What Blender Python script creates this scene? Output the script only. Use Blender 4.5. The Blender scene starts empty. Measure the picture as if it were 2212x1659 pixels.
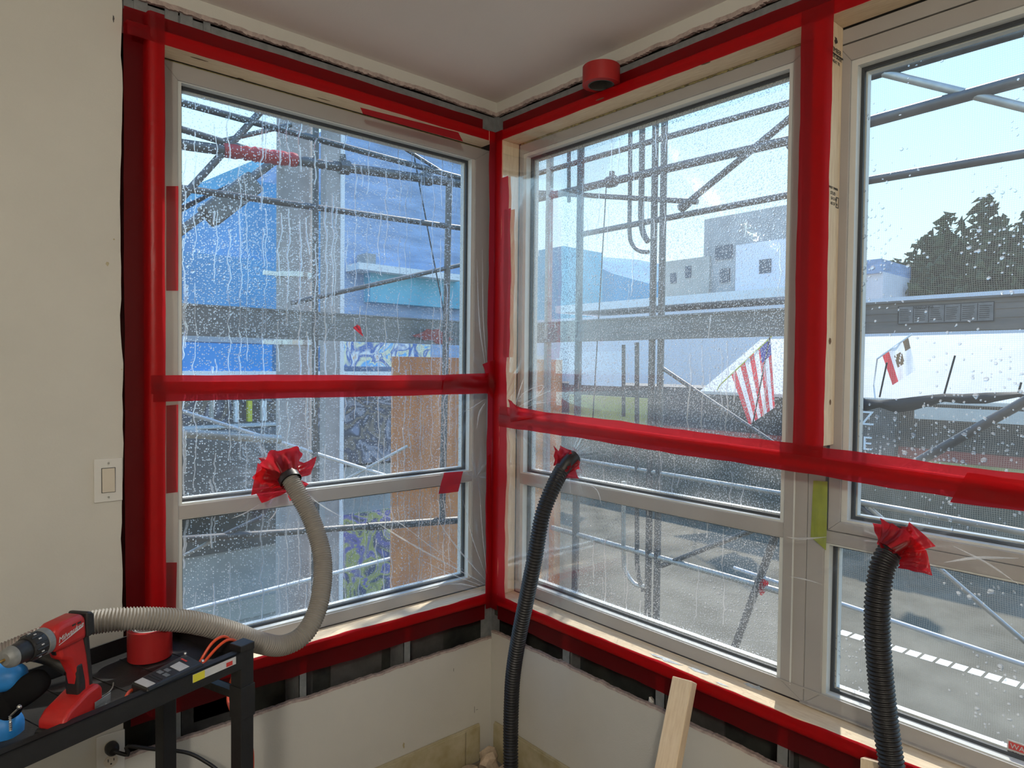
import bpy, bmesh, math, random
from mathutils import Vector, Matrix
random.seed(7)
S = bpy.context.scene
COL = S.collection

# ------------------------------------------------------------------ camera
FPX, CX, CY = 1459.0, 1106.0, 829.5
def cam_axes(yaw=48.8, pitch=-1.505, roll=0.63):
    a, p, r = math.radians(yaw), math.radians(pitch), math.radians(roll)
    F = Vector((math.cos(p)*math.cos(a), math.cos(p)*math.sin(a), math.sin(p)))
    R0 = Vector((math.sin(a), -math.cos(a), 0)); U0 = R0.cross(F)
    return F, R0*math.cos(r)+U0*math.sin(r), U0*math.cos(r)-R0*math.sin(r)
CF, CR, CU = cam_axes()
CP = Vector((-1.743, -2.108, 1.585))
cam = bpy.data.cameras.new('camera'); cob = bpy.data.objects.new('camera', cam); COL.objects.link(cob)
cam.sensor_fit = 'HORIZONTAL'; cam.sensor_width = 36; cam.lens = FPX/2212*36
cam.clip_start = 0.05; cam.clip_end = 500
M = Matrix((CR, CU, -CF)).transposed().to_4x4(); M.translation = CP
cob.matrix_world = M
S.camera = cob

# ------------------------------------------------------------------ view, world, sun, added fill lamp
S.view_settings.view_transform = 'Standard'; S.view_settings.look = 'None'
S.view_settings.gamma = 1; S.view_settings.use_curve_mapping = False
S.view_settings.exposure = 0.22
W = bpy.data.worlds.new('sky'); S.world = W; W.use_nodes = True
nt = W.node_tree; nt.nodes.clear()
wo = nt.nodes.new('ShaderNodeOutputWorld'); bg = nt.nodes.new('ShaderNodeBackground')
tc = nt.nodes.new('ShaderNodeTexCoord'); sx = nt.nodes.new('ShaderNodeSeparateXYZ')
cr = nt.nodes.new('ShaderNodeValToRGB')
nt.links.new(tc.outputs['Generated'], sx.inputs[0]); nt.links.new(sx.outputs['Z'], cr.inputs[0])
nt.links.new(cr.outputs[0], bg.inputs[0]); nt.links.new(bg.outputs[0], wo.inputs[0])
e = cr.color_ramp.elements
e[0].position = 0.0; e[0].color = (0.62, 0.85, 0.96, 1)
e[1].position = 0.75; e[1].color = (0.20, 0.45, 0.95, 1)
m_ = e.new(0.28); m_.color = (0.45, 0.72, 0.92, 1)
bg.inputs['Strength'].default_value = 1.6

sun = bpy.data.lights.new('sun', 'SUN'); sun.energy = 5.5; sun.angle = math.radians(1.2); sun.color = (1.0, 0.95, 0.86)
so = bpy.data.objects.new('sun', sun); COL.objects.link(so)
SUN_DIR = Vector((0.66, 0.30, 0.72)).normalized()
so.rotation_euler = (-SUN_DIR).to_track_quat('-Z', 'Y').to_euler()
so.location = (4, 2, 8)
LAMP_POS = (-2.7, -3.1, 2.655); LAMP_W = 82

# ------------------------------------------------------------------ pixel -> point on a real plane of the place
def ray(px, py): return CF + CR*((px-CX)/FPX) - CU*((py-CY)/FPX)
def onx(px, py, x): d = ray(px, py); return CP + d*((x-CP.x)/d.x)
def ony(px, py, y): d = ray(px, py); return CP + d*((y-CP.y)/d.y)
def onz(px, py, z): d = ray(px, py); return CP + d*((z-CP.z)/d.z)
def atd(px, py, dep): return CP + ray(px, py)*dep

# ------------------------------------------------------------------ materials
MATS = {}
def newmat(name):
    m = bpy.data.materials.new(name); m.use_nodes = True; MATS[name] = m
    return m, m.node_tree, m.node_tree.nodes['Principled BSDF'], m.node_tree.nodes['Material Output']
def N(nt, t, **kw):
    n = nt.nodes.new('ShaderNode'+t)
    for k, v in kw.items():
        if k in n.inputs: n.inputs[k].default_value = v
        else: setattr(n, k, v)
    return n
def pmat(name, col, rough=.6, metal=0, var=.12, scale=8, bump=0, bscale=60, stretch=None, col2=None, spec=.5, trans=0):
    m, nt, p, out = newmat(name); L = nt.links.new
    p.inputs['Roughness'].default_value = rough; p.inputs['Metallic'].default_value = metal
    p.inputs['Specular IOR Level'].default_value = spec
    tcn = N(nt, 'TexCoord'); mp = N(nt, 'Mapping')
    if stretch: mp.inputs['Scale'].default_value = stretch
    L(tcn.outputs['Object'], mp.inputs[0])
    no = N(nt, 'TexNoise', Scale=scale, Detail=6.0, Roughness=.6); L(mp.outputs[0], no.inputs['Vector'])
    rp = N(nt, 'ValToRGB'); L(no.outputs['Fac'], rp.inputs[0])
    a = col; b = col2 or tuple(max(0, c*(1-var)) for c in col)
    rp.color_ramp.elements[0].position = .35; rp.color_ramp.elements[0].color = (*b, 1)
    rp.color_ramp.elements[1].position = .65; rp.color_ramp.elements[1].color = (*a, 1)
    L(rp.outputs[0], p.inputs['Base Color'])
    if bump:
        n2 = N(nt, 'TexNoise', Scale=bscale, Detail=4.0); L(mp.outputs[0], n2.inputs['Vector'])
        bm = N(nt, 'Bump', Strength=bump, Distance=.004); L(n2.outputs['Fac'], bm.inputs['Height']); L(bm.outputs[0], p.inputs['Normal'])
    if trans:
        tr = N(nt, 'BsdfTranslucent'); L(rp.outputs[0], tr.inputs['Color'])
        mx = N(nt, 'MixShader', Fac=trans); L(p.outputs[0], mx.inputs[1]); L(tr.outputs[0], mx.inputs[2]); L(mx.outputs[0], out.inputs[0])
    return m
pmat('drywall', (.60, .585, .53), .9, var=.06, scale=3, bump=.15, bscale=220)
pmat('drywall_edge', (.50, .40, .36), .95, var=.35, scale=60, bump=.5, bscale=90)
pmat('ceiling_paint', (.80, .74, .69), .9, var=.04, scale=2, bump=.1, bscale=200)
pmat('baseboard_paint', (.52, .47, .33), .6, var=.25, scale=9, col2=(.36, .30, .16))
pmat('floor_concrete', (.25, .23, .21), .85, var=.4, scale=6, bump=.3)
pmat('black_paper', (.020, .022, .022), .55, var=.5, scale=12, col2=(.055, .06, .05))
pmat('cavity_panel', (.10, .10, .095), .8, var=.4, scale=14)
pmat('galvanized', (.27, .285, .29), .55, .3, var=.25, scale=30)
pmat('frame_vinyl', (.40, .38, .365), .5, .0, var=.07, scale=5)
pmat('frame_bead', (.66, .68, .66), .38, .0, var=.05, scale=6)
pmat('gasket_rubber', (.03, .033, .038), .5)
pmat('lumber', (.84, .69, .49), .7, var=.3, scale=14, stretch=(1.2, 9, 9), col2=(.72, .56, .37), bump=.2, bscale=60)
pmat('lumber_y', (.84, .69, .49), .7, var=.3, scale=14, stretch=(9, 1.2, 9), col2=(.72, .56, .37), bump=.2, bscale=60)
pmat('lumber_z', (.84, .69, .49), .7, var=.3, scale=14, stretch=(9, 9, 1.0), col2=(.72, .56, .37), bump=.2, bscale=60)
pmat('knot', (.20, .09, .03), .7, var=.4)
pmat('ink', (.03, .028, .025), .8)
pmat('black_metal', (.012, .012, .013), .55, .0, var=.4, scale=25, bump=.12, bscale=150)
pmat('black_plastic', (.018, .018, .019), .45, var=.3, scale=30, bump=.1, bscale=180)
pmat('black_hose', (.016, .016, .018), .42, var=.3)
pmat('grey_hose', (.31, .29, .26), .6, var=.1, scale=20)
pmat('drill_red', (.50, .02, .018), .42, var=.2, scale=30)
pmat('steel', (.55, .56, .55), .3, .9, var=.1)
pmat('brass_bit', (.60, .36, .10), .3, .9)
pmat('white_plastic', (.68, .67, .63), .4, var=.05)
pmat('almond_plastic', (.62, .56, .46), .4, var=.05)
pmat('blue_tool', (.02, .22, .62), .5, var=.25, scale=20)
pmat('orange_cord', (.85, .10, .03), .45, var=.1)
pmat('label_white', (.62, .62, .62), .6, var=.1, scale=60)
pmat('label_yellow', (.75, .68, .05), .6)
pmat('label_red', (.62, .04, .03), .6)
pmat('green_tape', (.36, .42, .05), .55, var=.15, scale=20, trans=.2)
pmat('foam', (.36, .30, .12), .95, var=.5, scale=90, bump=1, bscale=90)
pmat('scaffold_steel', (.15, .145, .14), .45, .5, var=.45, scale=12, col2=(.10, .09, .085))
pmat('scaffold_bright', (.55, .53, .48), .4, .4, var=.3, scale=12)  # paler steel; on some rails it carries their sunlit tops
pmat('scaffold_board', (.26, .26, .25), .5, .4, var=.3, scale=3, stretch=(1, 1, 6))
pmat('plywood', (.74, .30, .10), .75, var=.3, scale=5, stretch=(3, 3, 1), col2=(.60, .23, .08), bump=.2)
pmat('concrete_pole', (.42, .38, .36), .8, var=.25, scale=4)
pmat('bright_white', (.80, .82, .85), .5)  # white metal, also used for the sunlit edge of the slim column
pmat('siding_blue', (.10, .34, .62), .8, var=.25, scale=1.2, col2=(.07, .26, .50))
pmat('siding_turquoise', (.18, .50, .66), .8, var=.2, scale=1)
pmat('siding_lavender', (.50, .52, .78), .8, var=.2, scale=1)
pmat('siding_pale', (.36, .48, .72), .8, var=.35, scale=1.0, stretch=(1, 1, 5))
pmat('awning_blue', (.06, .42, .90), .6, var=.1, scale=1, trans=.3)
pmat('awning_white', (.80, .78, .74), .7, var=.08, scale=1.5, trans=.35)
pmat('roof_white', (.82, .83, .84), .8, var=.08, scale=1)
pmat('facade_white', (.74, .72, .78), .85, var=.06, scale=1)
pmat('facade_grey', (.44, .43, .42), .85, var=.3, scale=1)
pmat('facade_tan', (.46, .43, .38), .85, var=.2, scale=1)
pmat('facade_dark', (.10, .095, .09), .7, var=.5, scale=1.5)
pmat('facade_red', (.42, .10, .08), .75, var=.3, scale=1.5)
pmat('facade_yellow', (.48, .43, .16), .75, var=.3, scale=1)
pmat('window_dark', (.07, .09, .12), .2)
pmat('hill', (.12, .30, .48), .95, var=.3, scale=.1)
pmat('leaf', (.10, .12, .05), .9, var=.6, scale=3, trans=.3)
pmat('bark', (.12, .08, .05), .9)
pmat('car_dark', (.05, .05, .09), .25, .4)
pmat('car_pale', (.42, .39, .34), .25, .4)
pmat('matte_black', (.010, .010, .011), .9, spec=.1)
pmat('tire', (.02, .02, .02), .8)
pmat('kerb', (.40, .38, .36), .8, var=.2)
pmat('debris', (.58, .46, .34), .95, var=.4, scale=20, bump=.5)
pmat('dust', (.32, .26, .20), .95, var=.5, scale=40, bump=.6)
pmat('flag_red', (.62, .03, .05), .7, trans=.45)
pmat('flag_white', (.85, .85, .88), .7, trans=.45)
pmat('flag_blue', (.03, .04, .26), .7, trans=.45)
pmat('flag_brown', (.16, .10, .05), .8, trans=.3)
pmat('net_hem', (.025, .028, .030), .7, var=.4, scale=10)
pmat('caulk', (.62, .68, .72), .8, var=.3, scale=60, bump=.6)

def mural_mat(name, cols, sc):
    m, nt, p, out = newmat(name); L = nt.links.new
    tcn = N(nt, 'TexCoord'); no = N(nt, 'TexNoise', Scale=sc, Detail=2.0, Distortion=1.5); L(tcn.outputs['Object'], no.inputs['Vector'])
    rp = N(nt, 'ValToRGB'); rp.color_ramp.interpolation = 'EASE'; L(no.outputs['Fac'], rp.inputs[0])
    el = rp.color_ramp.elements
    el[0].position = .3; el[0].color = (*cols[0], 1); el[1].position = .7; el[1].color = (*cols[-1], 1)
    for i, c in enumerate(cols[1:-1]): x = el.new(.3+.4*(i+1)/(len(cols)-1)); x.color = (*c, 1)
    L(rp.outputs[0], p.inputs['Base Color']); p.inputs['Roughness'].default_value = .8
mural_mat('mural_purple', [(.16, .14, .34), (.10, .10, .16), (.42, .40, .12), (.20, .16, .40), (.10, .10, .12)], 1.6)
mural_mat('mural_blue', [(.80, .80, .78), (.12, .45, .85), (.85, .80, .55), (.08, .16, .45), (.85, .85, .85), (.75, .40, .20)], 2.0)
mural_mat('shop_clutter', [(.10, .10, .12), (.30, .30, .36), (.08, .08, .11), (.24, .19, .15), (.07, .07, .09), (.25, .27, .38)], 1.2)

def street_mat():
    m, nt, p, out = newmat('asphalt'); L = nt.links.new
    tcn = N(nt, 'TexCoord'); sp = N(nt, 'SeparateXYZ'); L(tcn.outputs['Object'], sp.inputs[0])
    no = N(nt, 'TexNoise', Scale=1.1, Detail=8.0); L(tcn.outputs['Object'], no.inputs['Vector'])
    rp = N(nt, 'ValToRGB'); L(no.outputs['Fac'], rp.inputs[0])
    rp.color_ramp.elements[0].position = .35; rp.color_ramp.elements[0].color = (.095, .082, .058, 1)
    rp.color_ramp.elements[1].position = .65; rp.color_ramp.elements[1].color = (.155, .136, .100, 1)
    def band(src, lo, hi):
        a = N(nt, 'Math', operation='GREATER_THAN'); a.inputs[1].default_value = lo; L(src, a.inputs[0])
        b = N(nt, 'Math', operation='LESS_THAN'); b.inputs[1].default_value = hi; L(src, b.inputs[0])
        c = N(nt, 'Math', operation='MULTIPLY'); L(a.outputs[0], c.inputs[0]); L(b.outputs[0], c.inputs[1]); return c.outputs[0]
    bx = band(sp.outputs['X'], 12.30, 12.58); by = band(sp.outputs['Y'], -4, 4.3)
    fr = N(nt, 'Math', operation='MULTIPLY'); fr.inputs[1].default_value = 1/.255; L(sp.outputs['Y'], fr.inputs[0])
    f2 = N(nt, 'Math', operation='FRACT'); L(fr.outputs[0], f2.inputs[0])
    bd = band(f2.outputs[0], .0, .80)
    m1 = N(nt, 'Math', operation='MULTIPLY'); L(bx, m1.inputs[0]); L(by, m1.inputs[1])
    m2 = N(nt, 'Math', operation='MULTIPLY'); L(m1.outputs[0], m2.inputs[0]); L(bd, m2.inputs[1])
    mx = N(nt, 'MixRGB'); L(m2.outputs[0], mx.inputs[0]); L(rp.outputs[0], mx.inputs[1]); mx.inputs[2].default_value = (.95, .93, .85, 1)
    L(mx.outputs[0], p.inputs['Base Color']); p.inputs['Roughness'].default_value = .9; p.inputs['Specular IOR Level'].default_value = .15
street_mat()

def tape_mat():
    m, nt, p, out = newmat('red_tape'); L = nt.links.new
    p.inputs['Base Color'].default_value = (.19, .005, .009, 1); p.inputs['Roughness'].default_value = .34
    tcn = N(nt, 'TexCoord'); no = N(nt, 'TexNoise', Scale=22.0, Detail=3.0, Distortion=1.2); L(tcn.outputs['Object'], no.inputs['Vector'])
    bm = N(nt, 'Bump', Strength=.25, Distance=.004); L(no.outputs['Fac'], bm.inputs['Height']); L(bm.outputs[0], p.inputs['Normal'])
    tl = N(nt, 'BsdfTranslucent', Color=(1.0, .045, .065, 1)); tp = N(nt, 'BsdfTransparent', Color=(.94, .06, .09, 1))
    a = N(nt, 'MixShader', Fac=.5); L(tl.outputs[0], a.inputs[1]); L(tp.outputs[0], a.inputs[2])
    b = N(nt, 'MixShader', Fac=.60); L(p.outputs[0], b.inputs[1]); L(a.outputs[0], b.inputs[2]); L(b.outputs[0], out.inputs[0])
tape_mat()
def tape_roll_mat():
    pmat('tape_roll_red', (.40, .018, .018), .4, var=.15)
tape_roll_mat()

def glass_mat(name, dens, streak, haze, rscale=120, seed=0.0):
    m, nt, p, out = newmat(name); L = nt.links.new; nt.nodes.remove(p)
    def mth(op, a, b=None, c=None):
        n = N(nt, 'Math', operation=op)
        for i, v in enumerate((a, b, c)):
            if v is None: continue
            if isinstance(v, (int, float)): n.inputs[i].default_value = v
            else: L(v, n.inputs[i])
        return n.outputs[0]
    uv = N(nt, 'UVMap').outputs[0]
    off = N(nt, 'Mapping'); off.inputs['Location'].default_value = (seed, seed*1.7, 0); L(uv, off.inputs[0]); uv = off.outputs[0]
    wn = N(nt, 'TexNoise', Scale=60.0, Detail=2.0); L(uv, wn.inputs['Vector'])
    wadd = N(nt, 'VectorMath', operation='MULTIPLY_ADD'); L(wn.outputs['Color'], wadd.inputs[0]); wadd.inputs[1].default_value = (.006,)*3; L(uv, wadd.inputs[2])
    wuv = wadd.outputs[0]
    cl = N(nt, 'TexNoise', Scale=2.6, Detail=3.0); L(uv, cl.inputs['Vector'])
    hs = []
    for sc, rmax, th in ((rscale, .44, 1-dens), (rscale*.42, .32, .90)):
        v = N(nt, 'TexVoronoi', voronoi_dimensions='2D', Scale=sc, Randomness=1.0); L(wuv, v.inputs['Vector'])
        sc3 = N(nt, 'SeparateColor'); L(v.outputs['Color'], sc3.inputs[0])
        pres = mth('GREATER_THAN', mth('ADD', sc3.outputs[0], mth('MULTIPLY', mth('SUBTRACT', cl.outputs['Fac'], .5), 1.6)), th)
        rad = mth('MULTIPLY', mth('ADD', mth('MULTIPLY', sc3.outputs[1], .6), .4), rmax)
        q = mth('DIVIDE', v.outputs['Distance'], rad)
        h = mth('SQRT', mth('MAXIMUM', mth('SUBTRACT', 1.0, mth('MULTIPLY', q, q)), 0.0))
        hs.append(mth('MULTIPLY', mth('MULTIPLY', h, pres), mth('MULTIPLY', rad, 1.0/sc*.9)))
    height = mth('MAXIMUM', hs[0], hs[1])
    if streak > 0:
        sp = N(nt, 'SeparateXYZ'); L(uv, sp.inputs[0])
        n1 = N(nt, 'TexNoise', Scale=9.0, Detail=3.0); L(uv, n1.inputs['Vector'])
        u2 = mth('ADD', sp.outputs[0], mth('MULTIPLY', mth('SUBTRACT', n1.outputs['Fac'], .5), .045))
        vs = N(nt, 'TexVoronoi', voronoi_dimensions='1D', Scale=32.0, Randomness=1.0); L(mth('MULTIPLY', u2, 1.0), vs.inputs['W'])
        sc4 = N(nt, 'SeparateColor'); L(vs.outputs['Color'], sc4.inputs[0])
        # each run of water starts and ends at heights of its own
        n2 = N(nt, 'TexNoise', noise_dimensions='2D', Scale=1.0, Detail=1.0)
        cmb = N(nt, 'CombineXYZ'); L(mth('MULTIPLY', sc4.outputs[1], 40.0), cmb.inputs[0]); L(mth('MULTIPLY', sp.outputs[1], 3.2), cmb.inputs[1]); L(cmb.outputs[0], n2.inputs['Vector'])
        pr = mth('GREATER_THAN', mth('ADD', n2.outputs['Fac'], mth('MULTIPLY', mth('SUBTRACT', cl.outputs['Fac'], .5), .6)), 1-streak)
        q = mth('DIVIDE', vs.outputs['Distance'], mth('ADD', .05, mth('MULTIPLY', sc4.outputs[0], .06)))
        h = mth('MULTIPLY', mth('SQRT', mth('MAXIMUM', mth('SUBTRACT', 1.0, mth('MULTIPLY', q, q)), 0.0)), .0022)
        height = mth('MAXIMUM', height, mth('MULTIPLY', h, pr))
    mask = mth('GREATER_THAN', height, .00002)
    bm = N(nt, 'Bump', Strength=1.0, Distance=1.0); L(height, bm.inputs['Height'])
    rf = N(nt, 'BsdfRefraction', IOR=1.33, Roughness=.02, Color=(.97, .98, 1, 1)); L(bm.outputs[0], rf.inputs['Normal'])
    gl = N(nt, 'BsdfGlossy', Roughness=.04, Color=(1, 1, 1, 1)); L(bm.outputs[0], gl.inputs['Normal'])
    tp0 = N(nt, 'BsdfTransparent', Color=(1, 1, 1, 1))
    dr0 = N(nt, 'MixShader', Fac=.45); L(rf.outputs[0], dr0.inputs[1]); L(tp0.outputs[0], dr0.inputs[2])
    dr1 = N(nt, 'MixShader', Fac=.10); L(dr0.outputs[0], dr1.inputs[1]); L(gl.outputs[0], dr1.inputs[2])
    tlb = N(nt, 'BsdfTranslucent', Color=(1, 1, 1, 1)); L(bm.outputs[0], tlb.inputs['Normal'])
    dr = N(nt, 'MixShader', Fac=.17); L(dr1.outputs[0], dr.inputs[1]); L(tlb.outputs[0], dr.inputs[2])
    tp = N(nt, 'BsdfTransparent', Color=(.96, .98, .98, 1)); gl2 = N(nt, 'BsdfGlossy', Roughness=.0)
    fz = N(nt, 'Fresnel', IOR=1.45)
    cg = N(nt, 'MixShader'); L(mth('MULTIPLY', fz.outputs[0], .35), cg.inputs[0]); L(tp.outputs[0], cg.inputs[1]); L(gl2.outputs[0], cg.inputs[2])
    tl = N(nt, 'BsdfTranslucent', Color=(1, 1, 1, 1))
    hz = N(nt, 'MixShader')
    L(mth('MULTIPLY', mth('ADD', cl.outputs['Fac'], .3), haze), hz.inputs[0]); L(cg.outputs[0], hz.inputs[1]); L(tl.outputs[0], hz.inputs[2])
    fin = N(nt, 'MixShader'); L(mask, fin.inputs[0]); L(hz.outputs[0], fin.inputs[1]); L(dr.outputs[0], fin.inputs[2])
    L(fin.outputs[0], out.inputs[0])
    return m
glass_mat('glass_streaked', .55, .55, .055, 150, 3.1)
glass_mat('glass_beaded', .95, .36, .075, 165, 8.4)
glass_mat('glass_speckled', .12, .0, .035, 110, 1.3)

def film_mat(name, centers, milk=.02, rk=1.0):
    m, nt, p, out = newmat(name); L = nt.links.new; nt.nodes.remove(p)
    def mth(op, a, b=None):
        n = N(nt, 'Math', operation=op)
        for i, v in enumerate((a, b)):
            if v is None: continue
            if isinstance(v, (int, float)): n.inputs[i].default_value = v
            else: L(v, n.inputs[i])
        return n.outputs[0]
    uv = N(nt, 'UVMap').outputs[0]; sp = N(nt, 'SeparateXYZ'); L(uv, sp.inputs[0])
    tot = None; ridge = None
    for (cx, cz, R) in centers:
        dx = mth('SUBTRACT', sp.outputs[0], cx); dz = mth('SUBTRACT', sp.outputs[1], cz)
        r = mth('SQRT', mth('ADD', mth('MULTIPLY', dx, dx), mth('MULTIPLY', dz, dz)))
        ang = mth('ARCTAN2', dz, dx)
        c = N(nt, 'CombineXYZ'); L(mth('MULTIPLY', ang, 6.0), c.inputs[0]); L(mth('MULTIPLY', r, 4.0), c.inputs[1]); c.inputs[2].default_value = cx*7
        no = N(nt, 'TexNoise', Scale=1.0, Detail=3.0); L(c.outputs[0], no.inputs['Vector'])
        fall = mth('MAXIMUM', mth('SUBTRACT', 1.0, mth('DIVIDE', r, R)), 0.0)
        hh = mth('MULTIPLY', mth('MULTIPLY', no.outputs['Fac'], mth('POWER', fall, 2.0)), mth('ADD', r, .03))
        rr = mth('MULTIPLY', mth('POWER', no.outputs['Fac'], 6.0), mth('POWER', fall, 1.6))
        tot = hh if tot is None else mth('ADD', tot, hh)
        ridge = rr if ridge is None else mth('ADD', ridge, rr)
    n0 = N(nt, 'TexNoise', Scale=5.0, Detail=3.0, Distortion=1.0); L(uv, n0.inputs['Vector'])
    tot = mth('ADD', tot, mth('MULTIPLY', n0.outputs['Fac'], .02))
    bm = N(nt, 'Bump', Strength=.4, Distance=.15); L(tot, bm.inputs['Height'])
    gl = N(nt, 'BsdfGlossy', Roughness=.08, Color=(1, 1, 1, 1)); L(bm.outputs[0], gl.inputs['Normal'])
    fz = N(nt, 'Fresnel', IOR=1.35); L(bm.outputs[0], fz.inputs['Normal'])
    tp = N(nt, 'BsdfTransparent', Color=(.97, .97, .96, 1))
    a = N(nt, 'MixShader'); L(mth('MULTIPLY', fz.outputs[0], .25), a.inputs[0]); L(tp.outputs[0], a.inputs[1]); L(gl.outputs[0], a.inputs[2])
    tl = N(nt, 'BsdfTranslucent', Color=(1, 1, 1, 1))
    b = N(nt, 'MixShader'); L(mth('MINIMUM', mth('ADD', milk, mth('MULTIPLY', ridge, rk)), .5), b.inputs[0]); L(a.outputs[0], b.inputs[1]); L(tl.outputs[0], b.inputs[2])
    L(b.outputs[0], out.inputs[0])
film_mat('film_left', [(-.03, 1.50, .42), (-.03, .67, .55), (-.86, 1.22, .30), (-.08, 1.14, .16)], .02, 3.0)
film_mat('film_right', [(-.05, 1.42, .30), (-.43, 1.26, .22), (-1.51, 1.17, .35), (-1.9, 1.15, .35)], .022, 1.6)

def net_mat():
    m, nt, p, out = newmat('debris_net'); L = nt.links.new
    p.inputs['Base Color'].default_value = (.30, .28, .24, 1); p.inputs['Roughness'].default_value = .7
    tcn = N(nt, 'TexCoord'); sp = N(nt, 'SeparateXYZ')
    no = N(nt, 'TexNoise', Scale=5.0, Detail=2.0); L(tcn.outputs['Object'], no.inputs['Vector'])
    va = N(nt, 'VectorMath', operation='MULTIPLY_ADD'); L(no.outputs['Color'], va.inputs[0]); va.inputs[1].default_value = (.03,)*3; L(tcn.outputs['Object'], va.inputs[2]); L(va.outputs[0], sp.inputs[0])
    def wave(src, per):
        a = N(nt, 'Math', operation='MULTIPLY'); a.inputs[1].default_value = 2*math.pi/per; L(src, a.inputs[0])
        b = N(nt, 'Math', operation='SINE'); L(a.outputs[0], b.inputs[0])
        c = N(nt, 'Math', operation='GREATER_THAN'); c.inputs[1].default_value = .55; L(b.outputs[0], c.inputs[0]); return c.outputs[0]
    w = N(nt, 'Math', operation='MAXIMUM'); L(wave(sp.outputs['Y'], .0085), w.inputs[0]); L(wave(sp.outputs['Z'], .0085), w.inputs[1])
    f = N(nt, 'Math', operation='MULTIPLY'); f.inputs[1].default_value = .26; L(w.outputs[0], f.inputs[0])
    tl = N(nt, 'BsdfTranslucent', Color=(.40, .38, .33, 1)); tp = N(nt, 'BsdfTransparent')
    a = N(nt, 'MixShader', Fac=.5); L(p.outputs[0], a.inputs[1]); L(tl.outputs[0], a.inputs[2])
    b = N(nt, 'MixShader'); L(f.outputs[0], b.inputs[0]); L(tp.outputs[0], b.inputs[1]); L(a.outputs[0], b.inputs[2]); L(b.outputs[0], out.inputs[0])
net_mat()
m, nt_, p_, o_ = newmat('fill_lamp_glow'); p_.inputs['Emission Color'].default_value = (1, .93, .82, 1); p_.inputs['Emission Strength'].default_value = 2.0; p_.inputs['Base Color'].default_value = (.8, .8, .8, 1)  # glowing shade of the added fill lamp

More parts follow.
